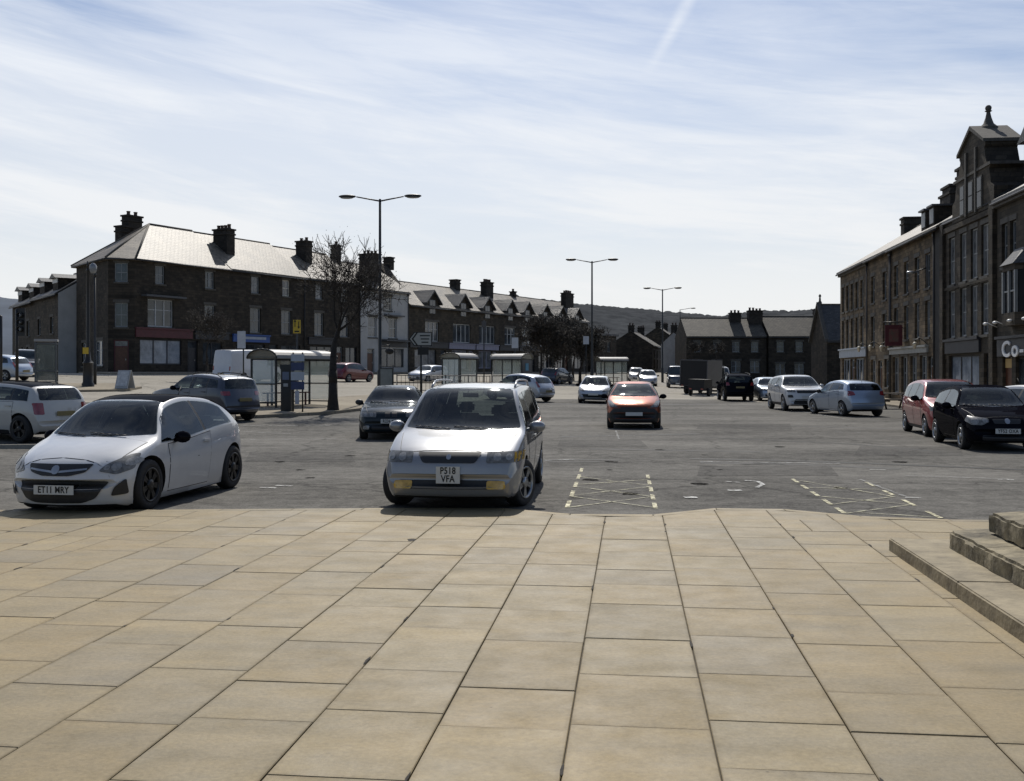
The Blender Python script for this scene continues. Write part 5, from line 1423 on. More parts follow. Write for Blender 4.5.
for a0, a1 in cols_:
    a0 += dsh; a1 += dsh
    b = -4.0-rnd.random()
    b0e, b1e = fe(a0)-.17, fe(a1)-.17
    while True:
        ln = rnd.choice((.62, .72, .8, .86, .92, 1.0)); n0 = b; n1 = b+ln
        tone = (rnd.random(), rnd.random(), rnd.random())
        dz = rnd.gauss(0, .0012)
        if n1+.3 >= min(b0e, b1e):
            slab([(a0, n0), (a1, n0), (a1, b1e), (a0, b0e)], dz, tone); break
        if rnd.random() < .02 and ln > .8:
            s = rnd.uniform(.4, .6); am = a0+(a1-a0)*s
            slab([(a0, n0), (am, n0), (am, n1), (a0, n1)], dz, tone); slab([(am, n0), (a1, n0), (a1, n1), (am, n1)], dz, (rnd.random(), tone[1], rnd.random()))
        else:
            slab([(a0, n0), (a1, n0), (a1, n1), (a0, n1)], dz, tone)
        b = n1
# edge stones following the curve
e = -13.0
while e < 13:
    l = rnd.uniform(.8, 1.0)
    slab([(e, fe(e)-.17), (e+l, fe(e+l)-.17), (e+l, fe(e+l)), (e, fe(e))], 0, (rnd.random(), .9, .8)); e += l
bmesh.ops.recalc_face_normals(mb.bm, faces=mb.bm.faces[:])
FLAG = bpy.data.materials.new('flagstone'); FLAG.use_nodes = True
nt = FLAG.node_tree; p = _pr(FLAG); L_ = nt.links.new; N_ = nt.nodes.new
at_ = N_('ShaderNodeVertexColor'); at_.layer_name = 'tone'; sc_ = N_('ShaderNodeSeparateColor'); L_(at_.outputs[0], sc_.inputs[0])
tc = N_('ShaderNodeTexCoord')
rp = N_('ShaderNodeValToRGB')
stops = [(0, (.262, .205, .114)), (.25, (.280, .224, .129)), (.5, (.256, .208, .126)), (.72, (.292, .236, .138)), (.88, (.236, .196, .129)), (1, (.276, .226, .140))]
rp.color_ramp.elements[0].position = 0; rp.color_ramp.elements[0].color = (*stops[0][1], 1); rp.color_ramp.elements[1].position = 1; rp.color_ramp.elements[1].color = (*stops[-1][1], 1)
for po, c_ in stops[1:-1]:
    el = rp.color_ramp.elements.new(po); el.color = (*c_, 1)
L_(sc_.outputs[0], rp.inputs['Fac'])
# offset the grain of each flag, so that it never runs over a joint
ofs = N_('ShaderNodeVectorMath'); ofs.operation = 'MULTIPLY_ADD'; ofs.inputs[1].default_value = (37, 53, 11)
L_(at_.outputs[0], ofs.inputs[0]); L_(tc.outputs['Object'], ofs.inputs[2])
def nz(scale, det=6, vec=None, rough=.65, st=None):
    n = N_('ShaderNodeTexNoise'); n.inputs['Scale'].default_value = scale; n.inputs['Detail'].default_value = det; n.inputs['Roughness'].default_value = rough
    v = vec or ofs.outputs[0]
    if st:
        m_ = N_('ShaderNodeMapping'); m_.inputs['Scale'].default_value = st; L_(v, m_.inputs['Vector']); v = m_.outputs[0]
    L_(v, n.inputs['Vector']); return n
def ramp(src, a_, b_, lo, hi):
    r_ = N_('ShaderNodeValToRGB'); r_.color_ramp.elements[0].position = a_; r_.color_ramp.elements[1].position = b_
    r_.color_ramp.elements[0].color = (*lo, 1); r_.color_ramp.elements[1].color = (*hi, 1); L_(src, r_.inputs['Fac']); return r_.outputs[0]
def mul(a_, b_, f_=1.0):
    m_ = N_('ShaderNodeMixRGB'); m_.blend_type = 'MULTIPLY'; m_.inputs[0].default_value = f_; L_(a_, m_.inputs[1]); L_(b_, m_.inputs[2]); return m_.outputs[0]
c1 = mul(rp.outputs[0], ramp(nz(1.6, 7, st=(.5, 1.6, 1)).outputs['Fac'], .3, .72, (.77, .79, .83), (1.14, 1.10, 1.0)))
c2 = mul(c1, ramp(nz(.35, 5, tc.outputs['Object']).outputs['Fac'], .32, .66, (.84, .86, .89), (1.07, 1.05, 1.02)))
c3 = mul(c2, ramp(nz(38, 4).outputs['Fac'], .3, .7, (.82, .82, .82), (1.1, 1.1, 1.1)))
c4 = mul(c3, ramp(nz(5.5, 6, tc.outputs['Object'], .75).outputs['Fac'], .28, .42, (.70, .69, .68), (1, 1, 1)), .6)
# chewing gum and small dark spots
vo = N_('ShaderNodeTexVoronoi'); vo.inputs['Scale'].default_value = 2.6; L_(tc.outputs['Object'], vo.inputs['Vector'])
c5 = mul(c4, ramp(vo.outputs['Distance'], .012, .03, (.42, .40, .38), (1, 1, 1)))
# grime creeping in from the joints (flag-sized uv, centred distance kept per flag)
uvn = N_('ShaderNodeUVMap'); uvn.uv_map = 'edge'; su = N_('ShaderNodeSeparateXYZ'); L_(uvn.outputs[0], su.inputs[0])
def m_(op, a_, b_):
    q_ = N_('ShaderNodeMath'); q_.operation = op
    for i_, v_ in enumerate((a_, b_)):
        if isinstance(v_, (int, float)): q_.inputs[i_].default_value = v_
        else: L_(v_, q_.inputs[i_])
    return q_.outputs[0]
def ed(o_): return m_('SUBTRACT', .5, m_('ABSOLUTE', m_('SUBTRACT', o_, .5), 0))
dist_ = m_('MINIMUM', ed(su.outputs[0]), ed(su.outputs[1]))
dist_ = m_('ADD', dist_, m_('MULTIPLY', m_('SUBTRACT', nz(7, 6, tc.outputs['Object'], .75).outputs['Fac'], .5), .13))
c6 = mul(c5, ramp(dist_, -.01, .035, (.80, .78, .74), (1, 1, 1)))
# pale worn patches and lichen
c7 = mul(c6, ramp(nz(12, 5, tc.outputs['Object'], .8).outputs['Fac'], .66, .74, (1, 1, 1), (1.18, 1.18, 1.14)))
L_(c7, p.inputs['Base Color'])
bb = N_('ShaderNodeBump'); bb.inputs['Strength'].default_value = .35; bb.inputs['Distance'].default_value = .012
ad = N_('ShaderNodeMath'); ad.operation = 'MULTIPLY_ADD'; ad.inputs[1].default_value = .35; L_(nz(45, 4).outputs['Fac'], ad.inputs[0]); L_(nz(4, 5).outputs['Fac'], ad.inputs[2])
L_(ad.outputs[0], bb.inputs['Height']); L_(bb.outputs['Normal'], p.inputs['Normal'])
L_(ramp(nz(3, 5).outputs['Fac'], .3, .7, (.55, .55, .55), (.75, .75, .75)), p.inputs['Roughness']); p.inputs['Specular IOR Level'].default_value = .28
me_ = mb.mesh('flagstone_paving', FLAG, fix=False)
ul = me_.uv_layers['flag'].data; el_ = me_.uv_layers.new(name='edge').data
for pl in me_.polygons:
    us = [ul[i_].uv for i_ in pl.loop_indices]; mx_ = max(v.x for v in us); my_ = max(v.y for v in us)
    for i_ in pl.loop_indices:
        v = ul[i_].uv
        el_[i_].uv = (.5, .5) if mx_ == 0 else ((v.x/mx_-.5)*1+.5, (v.y/max(my_, .01)-.5)*1+.5)
tag(link('flagstone_paving', me_), kind='structure')
# joint bed
mb = MB(); n = 60
pts_ = [(SR*av+SD*(fe(av)-.01)) for av in np.linspace(-13, 13, n)]
bed = [(q.x, q.y, TOPZ-.014) for q in pts_]+[((SR*13+SD*-5).x, (SR*13+SD*-5).y, TOPZ-.014), ((SR*-13+SD*-5).x, (SR*-13+SD*-5).y, TOPZ-.014)]
f_ = mb.face(bed); f_.normal_update()
if f_.normal.z < 0: f_.normal_flip()
tag(mb.build('paving_joints', mat('joint_sand', (.07, .058, .042), .95, var=.5, scale=9), None, fix=False), kind='structure')

# broken corners and crumbled joints between the flags
mb = MB(); rc = random.Random(3)
def chip(px, py, rx, ry):
    q = F*(H0-TOPZ)/(py-HY); c_ = Vector(((px-CX)/F*q, q)); n_ = 9
    mb.face([((c_+SR*rx*math.cos(2*math.pi*k/n_)*rc.uniform(.5, 1.1)+SD*ry*math.sin(2*math.pi*k/n_)*rc.uniform(.5, 1.1)).x,
              (c_+SR*rx*math.cos(2*math.pi*k/n_)+SD*ry*math.sin(2*math.pi*k/n_)*rc.uniform(.5, 1.1)).y, TOPZ+.0035) for k in range(n_)])
chip(412, 540, .06, .10)
for a0, a1 in cols_:
    for _ in range(3):
        b_ = rc.uniform(2.5, 12); p_ = SR*(a0+dsh+rc.uniform(-.01, .01))+SD*b_
        n_ = 8; rx, ry = rc.uniform(.006, .016), rc.uniform(.02, .09)
        mb.face([((p_+SR*rx*math.cos(2*math.pi*k/n_)*rc.uniform(.5, 1.2)+SD*ry*math.sin(2*math.pi*k/n_)).x, (p_+SR*rx*math.cos(2*math.pi*k/n_)+SD*ry*math.sin(2*math.pi*k/n_)).y, TOPZ+.0035) for k in range(n_)])
for f_ in mb.bm.faces:
    f_.normal_update()
    if f_.normal.z < 0: f_.normal_flip()
tag(mb.build('paving_chips', mat('joint_dirt', (.03, .025, .019), .95, var=.5, scale=20), None, fix=False), kind='structure')

# ---- painted markings
def dashes(mb, a, b, n, w, fill=.55, ph=0.0):
    a = Vector(a[:2]); b = Vector(b[:2])
    for k in range(n):
        t0 = (k+ph)/n; t1 = (k+ph+fill)/n
        ribbon(mb, [a.lerp(b, t0), a.lerp(b, min(1, t1))], w, .008)
def worn(m, lo, hi, scale=9):
    nt = m.node_tree; p = _pr(m); tc = nt.nodes.new('ShaderNodeTexCoord'); n = nt.nodes.new('ShaderNodeTexNoise'); n.inputs['Scale'].default_value = scale; n.inputs['Detail'].default_value = 6; n.inputs['Roughness'].default_value = .8
    r = nt.nodes.new('ShaderNodeMapRange'); r.inputs['From Min'].default_value = lo; r.inputs['From Max'].default_value = hi; r.inputs['To Min'].default_value = .05
    nt.links.new(tc.outputs['Object'], n.inputs['Vector']); nt.links.new(n.outputs['Fac'], r.inputs['Value']); nt.links.new(r.outputs[0], p.inputs['Alpha']); return m
worn(MARK, .38, .56); worn(MARKY, .36, .58)
my = MB()
dashes(my, G(567, 508), G(583, 466), 5, .06, .6); dashes(my, G(655.5, 509), G(647, 473), 5, .06, .6)
dashes(my, G(845, 514), G(789, 477), 5, .06, .6); dashes(my, G(941, 518.5), G(859, 479), 4, .06, .55)
struct('road_marking', my, MARKY)
MARKT = worn(mat('worn_yellow_paint', (.28, .26, .16), .75, var=.3, scale=5, col2=(.40, .38, .25)), .40, .62, 5)
my = MB()
for a, b in (((568, 508), (653, 497)), ((572, 497), (654, 508)), ((572, 496), (651, 487)), ((576, 487), (652, 497)), ((577, 485), (649, 480)), ((579, 477), (650, 486)),
             ((845, 514), (912, 505)), ((840, 512), (940, 518)), ((830, 505), (896, 497)), ((822, 497), (910, 505)), ((808, 488), (880, 490)), ((800, 481), (893, 497))):
    ribbon(my, [G(*a), G(*b)], .045, .010)
struct('road_marking', my, MARKT)
mw = MB()
ribbon(mw, [G(684, 498), G(697, 498)], .16, .012)
ribbon(mw, [G(728, 491), G(742, 491)], .13, .012); ribbon(mw, [G(745, 481), G(758, 482), G(763, 485), G(757, 488)], .07, .012, .3)
ribbon(mw, [G(740, 483), G(726, 482)], .05, .012)
for px, py in ((905, 498), (998, 480), (870, 470), (260, 488), (276, 486)): ribbon(mw, [G(px, py), G(px+16, py+.6)], .07, .012)
struct('road_marking', mw, MARK)
# worn bay lines farther out
mw = MB()
for a, b, w in (((545, 461), (575, 460), .12), ((545, 417), (606, 417), .13), ((664, 418), (760, 418.5), .12), ((548, 421), (590, 421), .1), ((700, 462), (840, 464), .16), ((905, 476), (1020, 480), .08), ((240, 426), (330, 426), .12), ((240, 440), (355, 439), .1),
                ((820, 432), (868, 433), .1), ((540, 407), (606, 407), .12), ((616, 431), (619, 440), .05), ((760, 405), (850, 420), .1), ((150, 452), (40, 470), .1), ((244, 432), (290, 434), .12), ((860, 480), (905, 497), .06)):
    ribbon(mw, [G(*a), G(*b)], w, .012)
struct('road_marking', mw, worn(mat('worn_road_paint', (.24, .24, .23), .75, var=.3, scale=6, col2=(.33, .33, .32)), .44, .66, 4))
# repaired strips in the tarmac
mk = MB()
for pts, w in (([(690, 459), (780, 460.5), (880, 464), (1024, 470)], .22), ([(545, 460.5), (570, 459.5), (620, 460.5)], .18), ([(700, 437), (850, 444), (940, 452)], .16), ([(560, 437), (700, 434)], .3)):
    ribbon(mk, [G(*q) for q in pts], w, .005, .8)
struct('road_repair', mk, tarmac('tarmac_seal', (.018, .018, .018), (.045, .044, .042), .3, .3, .7, .2, False))
mk = MB()
for pts, w in (([(700, 463), (800, 464.5), (900, 469)], .35), ([(548, 462), (600, 462)], .3), ([(760, 425), (1000, 432)], .5), ([(590, 449), (760, 452)], .35), ([(545, 404), (715, 404)], 1.6)):
    ribbon(mk, [G(*q) for q in pts], w, .003, .8)
struct('road_repair', mk, tarmac('tarmac_pale', (.075, .073, .068), (.17, .165, .155), .6, .5, .9, .1, False))

# patches, oil drips and iron covers in the tarmac
mk = MB(); rp_ = random.Random(8)
for (px0, py0, px1, py1) in ((700, 466, 830, 476), (470, 428, 520, 434), (860, 446, 960, 456), (250, 452, 350, 462), (560, 440, 640, 447), (700, 424, 790, 429), (30, 468, 10, 480)):
    A = [G(px0, py0), G(px1, py0+rp_.uniform(-.5, .5)), G(px1+rp_.uniform(2, 9), py1), G(px0-rp_.uniform(2, 9), py1)]
    f_ = mk.face([(q.x, q.y, gz(q.x, q.y)+.0035) for q in A])
    f_.normal_update()
    if f_.normal.z < 0: f_.normal_flip()
struct('road_repair', mk, tarmac('tarmac_patch', (.024, .023, .022), (.150, .142, .128), 2.2, .4, .9, .12, False))
mk = MB()
for px, py in ((610, 470), (612, 462), (720, 470), (705, 455), (300, 470), (310, 478), (280, 462), (350, 456), (840, 488), (700, 484), (660, 450), (560, 452), (900, 462), (780, 447), (590, 480), (630, 494)):
    c_ = G(px, py); r_ = rp_.uniform(.05, .16); n_ = 10
    f_ = mk.face([(c_.x+r_*math.cos(2*math.pi*k/n_)*rp_.uniform(.6, 1.2), c_.y+r_*math.sin(2*math.pi*k/n_)*rp_.uniform(.6, 1.4), c_.z+.0065) for k in range(n_)])
    f_.normal_update()
    if f_.normal.z < 0: f_.normal_flip()
struct('oil_stains', mk, worn(mat('oil_stain', (.014, .014, .014), .95, spec=0, var=.2, scale=5), .30, .60, 11))

# ---- steps of the market cross
STEP = mat('step_stone', (.215, .178, .115), .85, var=.25, scale=3.5, bump=.4, bscale=14, col2=(.27, .225, .145))
STEPR = mat('rough_step_stone', (.11, .093, .06), .9, var=.5, scale=4, bump=.9, bscale=9, col2=(.20, .17, .11))
t = thing('market_cross_steps', 'worn stone steps with two rough upper courses at the right edge of the paving', 'steps', (0, 0, 0))
dC = F*H0/(553-HY+.6)-.0
c0 = Vector(((889-CX)/F*9.96, 9.96)); a0, b0 = c0.dot(SR), c0.dot(SD)
def stepblock(name, a0, b0, z0, z1, m, rough, ws):
    rr = random.Random(int(a0*100)); mb = MB(); A1 = 3.6
    # courses of long blocks along the left edge and along the far edge
    b = b0; size = 7.6
    while b > b0-size:
        l = rr.uniform(*ws); l = min(l, b-(b0-size))
        if l < .2: break
        blk = MB(); g_ = .004
        q = [(a0, b-l+g_), (a0+A1, b-l+g_), (a0+A1, b-g_), (a0, b-g_)]
        P = [SR*v[0]+SD*v[1] for v in q]
        blk.prism([(v.x, v.y) for v in P], 'z', z0, z1-.0)
        if rough:
            bmesh.ops.subdivide_edges(blk.bm, edges=blk.bm.edges[:], cuts=7, use_grid_fill=True)
            bmesh.ops.bevel
            for v in blk.bm.verts:
                la = v.co.xy.dot(SR)-a0; top = v.co.z > z1-.02
                from mathutils import noise
                nv = noise.noise_vector(v.co*5.0)*.016+noise.noise_vector(v.co*17)*.006
                v.co += nv
                if la < .02 and v.co.z > z1-.04: v.co += Vector((SR.x, SR.y, -1))*.028
        else:
            es = [e_ for e_ in blk.bm.edges if all(v.co.z > z1-.01 for v in e_.verts)]
            bmesh.ops.bevel(blk.bm, geom=es, offset=.012, segments=3, affect='EDGES')
        me = bpy.data.meshes.new('t'); blk.bm.to_mesh(me); blk.bm.free(); mb.bm.from_mesh(me); bpy.data.meshes.remove(me)
        b -= l
    return mb.build(name, m, t, smooth=True)
stepblock('step', a0, b0, .02, .165, STEP, False, (1.4, 2.2))
stepblock('step', a0+.40, b0-.52, .166, .35, STEPR, True, (.5, .95))
stepblock('step', a0+.66, b0-.80, .36, .555, STEPR, True, (.4, .8))
# ------------------------------------------------------------------ street furniture
def P3(px, d, z=None):
    v = at(px, d); return v if z is None else Vector((v.x, v.y, z))
LAMPM = mat('lamp_post_grey', (.022, .024, .025), .5, .1)
LENS = mat('lamp_lens', (.30, .30, .29), .2, 0, .5)
# tall twin-arm lamp posts
lp = thing('street_lamp', 'tallest twin-arm street lamp, nearest, beside the dark blue saloon', 'street lamp', P3(380, 50.5), R(-3), 'tall lamps across the square')
HL = 9.95; AR = 1.62
b = MB(); b.lathe([(.14, -.2), (.14, 1.5), (.09, 1.62), (.075, 5), (.06, HL)], 12); b.box((0, -.145, .8), (.14, .02, .6)); b.build('pole', LAMPM, lp)
for s in (-1, 1):
    b = MB(); b.tube((0, 0, HL-.1), (s*(AR-.45), 0, HL+.12), .04, .03); b.build('arm', LAMPM, lp)
    b = MB(); b.ball((s*AR, 0, HL+.14), .22, (2.0, .85, .42), 14); hd = b.build('lamp_head', LAMPM, lp)
    b = MB(); b.ball((s*(AR+.02), 0, HL+.07), .17, (1.9, .8, .3), 12); b.build('lamp_lens', LENS, hd)
for px, d, lab, rz in ((592, 80, 'second twin-arm street lamp, beyond the pale silver hatchback', -2), (662.5, 110, 'third and smaller twin-arm street lamp, above the orange car', -6)):
    o = copy_tree(lp); o.location = P3(px, d); o.rotation_euler[2] = R(rz); o['label'] = lab
t = thing('street_lamp', 'farthest single-arm street lamp by the far houses', 'street lamp', P3(680, 150), 0)
b = MB(); b.lathe([(.12, -.2), (.12, 1.5), (.07, 1.62), (.055, 9.7)], 10); b.build('pole', LAMPM, t)
b = MB(); b.tube((0, 0, 9.65), (1.5, 0, 9.9), .035); b.build('arm', LAMPM, t)
b = MB(); b.ball((1.9, 0, 9.9), .2, (2.0, .85, .45)); b.build('lamp_head', LAMPM, t)

# heritage lantern column on the left
t = thing('lantern_post', 'black heritage lantern post with globe lantern in front of the corner building', 'lantern post', P3(88, 54.5), 0)
b = MB(); b.lathe([(.30, -.1), (.32, .25), (.26, .35), (.24, 1.3), (.28, 1.36), (.16, 1.5), (.10, 2.0), (.09, 4.6), (.075, 6.2), (.11, 6.25), (.06, 6.35)], 16); b.build('column', BLACK, t, smooth=True)
b = MB(); b.path([(0, 0, 5.9), (.1, 0, 6.3), (.25, 0, 6.5)], .03); b.tube((-.02, 0, 6.3), (-.02, 0, 6.75), .04); b.build('bracket', BLACK, t)
b = MB(); b.lathe([(.08, 0), (.17, .1), (.2, .3), (.16, .45), (.05, .55)], 14, Matrix.Translation((.27, 0, 6.1))); b.build('lantern', mat('lantern_glass', (.22, .23, .24), .15, 0, .6), t, smooth=True)
b = MB(); b.box((0, -.31, 2.0), (.3, .02, .34)); b.tube((0, -.09, 2.0), (0, -.31, 2.0), .02); b.build('notice_plate', YELLOW, t)
# second thin post right behind it
t = thing('pole', 'thin black pole standing right behind the lantern post', 'pole', P3(95, 57), 0)
b = MB(); b.lathe([(.09, -.1), (.09, 1.2), (.06, 1.3), (.05, 6.1)], 10); b.lathe([(.07, 6.1), (.09, 6.2), (.0, 6.4)], 10); b.build('shaft', BLACK, t)

# telephone box
t = thing('telephone_box', 'glazed grey telephone box with flat roof on the left pavement', 'telephone box', P3(46.5, 54.5)+Vector((0, 0, .1)), R(20))
TBM = mat('telephone_box_metal', (.10, .105, .11), .45, .4, var=.2, scale=3)
b = MB(); [b.box((sx*.5, sy*.5, 1.15), (.07, .07, 2.3)) for sx in (-1, 1) for sy in (-1, 1)]
for z in (.18, .75, 2.2): [b.box((0, sy*.5, z), (.93, .05, .06)) for sy in (-1, 1)]; [b.box((sx*.5, 0, z), (.05, .93, .06)) for sx in (-1, 1)]
b.build('frame', TBM, t)
GLZ = mat('clear_glass', (.75, .82, .80), .03, 0, .5, alpha=.30)
GLD = mat('dirty_glass', (.16, .18, .17), .15, 0, .5, alpha=.5, var=.3, scale=2)
b = MB(); [b.box((0, sy*.49, 1.2), (.92, .012, 1.9)) for sy in (-1, 1)]; [b.box((sx*.49, 0, 1.2), (.012, .92, 1.9)) for sx in (-1, 1)]; b.build('glazing', GLD, t)
b = MB(); b.box((0, 0, 2.37), (1.12, 1.12, .12)); b.build('roof', mat('phone_roof', (.3, .3, .3), .5), t)
b = MB(); b.box((.1, .3, 1.3), (.4, .2, .7)); b.build('payphone', BLACK, t)

# A-board
t = thing('a_board', 'pale folding A-board sign standing on the left pavement', 'sign', P3(125, 53.5)+Vector((0, 0, .1)), R(-10))
for s in (-1, 1):
    b = MB(); b.box((0, s*.2, .5), (.72, .03, 1.0), Matrix.Rotation(R(s*20), 3, 'X')); p_ = b.build('panel', mat('a_board_frame', (.35, .36, .37), .5), t)
    b = MB(); b.box((0, s*.225, .53), (.6, .012, .8), Matrix.Rotation(R(s*20), 3, 'X')); b.build('poster', mat('a_board_poster', (.42, .44, .46), .5, var=.25, scale=6), p_)

# traffic signals
def traffic_light(lab, px, d, h, back, rz):
    t = thing('traffic_light', lab, 'traffic light', P3(px, d), R(rz), 'traffic lights at the left edge')
    b = MB(); b.lathe([(.075, -.1), (.075, h), (.0, h+.05)], 10); b.build('pole', BLACK, t)
    b = MB(); b.box((.22 if back else -.22, 0, h-.62), (.42, .06, 1.35)); b.box((.22 if back else -.22, .1, h-.62), (.26, .2, 1.0)); hd = b.build('signal_head', BLACK, t)
    for k in range(3):
        z = h-.28-.34*k; x = .22 if back else -.22
        b = MB(); b.lathe([(.105, 0), (.1, .02), (.01, .025)], 14, Matrix.Translation((x, -.031, z)) @ Matrix.Rotation(R(90), 4, 'X')); b.build('signal_lens', mat('signal_lens_pale', (.8, .8, .8), .15, 0, .6) if lab.startswith('near') else BLACK, hd)
        b = MB(); b.lathe([(.125, 0), (.13, .2), (.115, .2), (.11, 0)], 14, Matrix.Translation((x, -.03, z)) @ Matrix.Rotation(R(90), 4, 'X'), closed=True); b.build('signal_hood', BLACK, hd)
    return t
traffic_light('near black traffic light with three pale lenses by the telephone box', 17, 50, 3.95, True, -8)
traffic_light('black traffic light cut by the left edge of the photo', 1, 56, 3.7, False, -10)

# bus shelters
SHM = mat('shelter_frame', (.03, .033, .034), .45, .4)
SHR = mat('shelter_roof', (.22, .205, .18), .35, 0, .5, var=.15, scale=2, alpha=1)
def bus_shelter(lab, loc, rz, Lx=4.2, D=1.35, Hs=2.15, poster=False):
    t = thing('bus_shelter', lab, 'bus shelter', loc, rz, 'bus shelters')
    for x in (0, Lx/3, 2*Lx/3, Lx):
        for y in ((0, D) if x in (0, Lx) else (D,)):
            b = MB(); b.box((x, y, Hs/2), (.07, .07, Hs)); b.build('post', SHM, t)
    b = MB()
    for z in (.22, .98, Hs-.03): b.box((Lx/2, D, z), (Lx, .04, .05))
    for x in (0, Lx):
        for z in (.22, .98, Hs-.03): b.box((x, D/2, z), (.04, D, .05))
    b.box((Lx/2, 0, Hs-.03), (Lx, .05, .09)); b.build('rail', SHM, t)
    b = MB()
    for k in range(3): b.box((Lx/6+k*Lx/3, D, Hs/2+.1), (Lx/3-.1, .01, Hs-.35))
    b.box((0, D/2, Hs/2+.1), (.01, D-.1, Hs-.35)); b.box((Lx, D/2, Hs/2+.1), (.01, D-.1, Hs-.35)); b.build('glazing', GLZ, t)
    n = 9; prof = [(-.15+(D+.3)*(1-math.cos(math.pi*k/n))/2, Hs+.02+.36*math.sin(math.pi*k/n)) for k in range(n+1)]
    inn = [(y, z-.03) for y, z in prof]
    b = MB(); b.prism(prof+inn[::-1], 'x', -.12, Lx+.12); rf = b.build('roof', SHR, t)
    for x in (-.125, Lx+.125):
        b = MB()
        for (a, c) in zip(prof[:-1], prof[1:]): b.tube((x, a[0], a[1]), (x, c[0], c[1]), .035, n=6)
        b.build('roof_rim', SHM, rf)
    for x in (-.05, Lx+.05):
        b = MB(); b.face([(x, y, z) for y, z in prof]); b.build('roof_end', GLD, rf, fix=False)
    b = MB(); b.box((Lx/2, D-.3, .6), (Lx-.8, .22, .05)); [b.box((x, D-.3, .3), (.06, .06, .6)) for x in (.6, Lx-.6)]; b.build('bench', mat('bench_red', (.08, .03, .03), .5), t)
    if poster:
        b = MB(); b.box((0 if poster < 0 else Lx, D/2, 1.2), (.09, D-.12, 1.75)); pb = b.build('poster_panel', mat('poster_navy', (.012, .02, .035), .3), t)
        b = MB(); b.box((-.055 if poster < 0 else Lx+.055, D/2, 1.6), (.012, .4, .5)); b.build('poster', mat('poster_blue', (.04, .20, .34), .4), pb)
    return t
q = P3(276, 41.0); bus_shelter('nearest bus shelter with lit curved roof beside the tree trunk', (q.x, q.y, q.z+.08), R(TA), 3.5, 1.3, 2.0)
q = P3(459, 70); bus_shelter('glass bus shelter with pale roof in front of the lilac shops', (q.x, q.y, q.z), R(TA), 2.3)
q = P3(492, 72); bus_shelter('bus shelter with dark blue end panel just above the silver hatchback', (q.x, q.y, q.z), R(-32), 2.4, poster=1)
q = P3(601, 96); bus_shelter('farthest bus shelter beside the second tall lamp', (q.x, q.y, q.z), R(15), 2.6)

# ticket machine
t = thing('ticket_machine', 'dark pay-and-display ticket machine in front of the nearest bus shelter', 'ticket machine', P3(287.5, 39.2)+Vector((0, 0, .1)), R(-10))
b = MB(); b.box((0, 0, .8), (.40, .34, 1.6)); b.prism([(-.2, 1.6), (.2, 1.6), (.2, 1.68), (-.05, 1.78), (-.2, 1.78)], 'x', -.22, .22); b.build('cabinet', SHM, t)
b = MB(); b.box((0, -.175, 1.35), (.26, .012, .3)); b.build('display', mat('machine_display', (.10, .13, .2), .3), t)
b = MB(); b.box((0, -.178, 1.0), (.18, .016, .12)); b.build('coin_plate', STEEL, t)
b = MB(); b.box((.3, 0, 1.1), (.18, .3, .5)); b.build('side_box', BLACK, t)

# post with parking notices
NOTEW = mat('notice_white', (.40, .43, .48), .5, var=.1, scale=5); NOTEB = mat('notice_blue', (.035, .05, .12), .5, var=.2, scale=5)
t = thing('parking_notice', 'stack of blue and white parking notices on posts in front of the bus shelter', 'sign', P3(297.5, 38.8)+Vector((0, 0, .1)), R(-8))
b = MB(); [b.tube((x, 0, -.1), (x, 0, 2.25), .03) for x in (-.17, .2)]; b.build('post', SHM, t)
for z, h, m in ((2.05, .26, NOTEW), (1.72, .3, NOTEB), (1.36, .32, NOTEW), (1.0, .3, NOTEB)):
    b = MB(); b.box((.02, -.045, z), (.52, .02, h)); b.build('notice_board', m, t)
b = MB(); b.box((.0, -.045, .55), (.16, .02, .5)); b.build('notice_strip', NOTEW, t)

# yellow traffic sign
t = thing('yellow_sign', 'small yellow road sign with black arrows on a thin post above the bus shelter', 'sign', P3(297, 44.5), R(6))
b = MB(); b.tube((0, 0, -.1), (0, 0, 3.76), .035); b.build('post', SHM, t)
b = MB(); b.box((0, -.045, 3.45), (.32, .02, .58)); sg = b.build('plate', YELLOW, t)
b = MB()
for x, s in ((-.08, 1), (.08, -1)): b.box((x, -.058, 3.55), (.035, .006, .24)); b.prism([(x-.06, 3.55+s*.1), (x+.06, 3.55+s*.1), (x, 3.55+s*.2)], 'y', -.062, -.056)
b.box((0, -.058, 3.24), (.2, .006, .06)); b.build('arrow_marks', INK, sg)

# direction sign with arrow end
t = thing('direction_sign', 'white arrow-shaped direction sign pointing left on a single post', 'sign', P3(421, 47), R(4))
b = MB(); b.tube((.0, .05, -.1), (.0, .05, 3.25), .05); b.build('post', SHM, t)
b = MB(); b.prism([(-.55, 3.1), (-.32, 3.42), (.5, 3.42), (.5, 2.78), (-.32, 2.78)], 'y', -.03, -.01); bd = b.build('sign_board', INK, t)
SGW = mat('sign_white', (.36, .36, .33), .5, var=.08, scale=4)
b = MB(); b.prism([(-.28, 3.38), (.46, 3.38), (.46, 2.82), (-.28, 2.82), (-.5, 3.1)], 'y', -.036, -.032); fc = b.build('sign_face', SGW, bd)
b = MB(); b.prism([(-.43, 3.1), (-.22, 3.38), (-.14, 3.38), (-.34, 3.1), (-.14, 2.82), (-.22, 2.82)], 'y', -.041, -.037); 
for k in range(3): b.box((.18, -.039, 3.25-.15*k), (.46-.07*k, .004, .055))
b.build('sign_marks', INK, bd)
b = MB(); b.box((.1, -.02, 2.55), (.5, .02, .34)); b.build('lower_plate', INK, t)

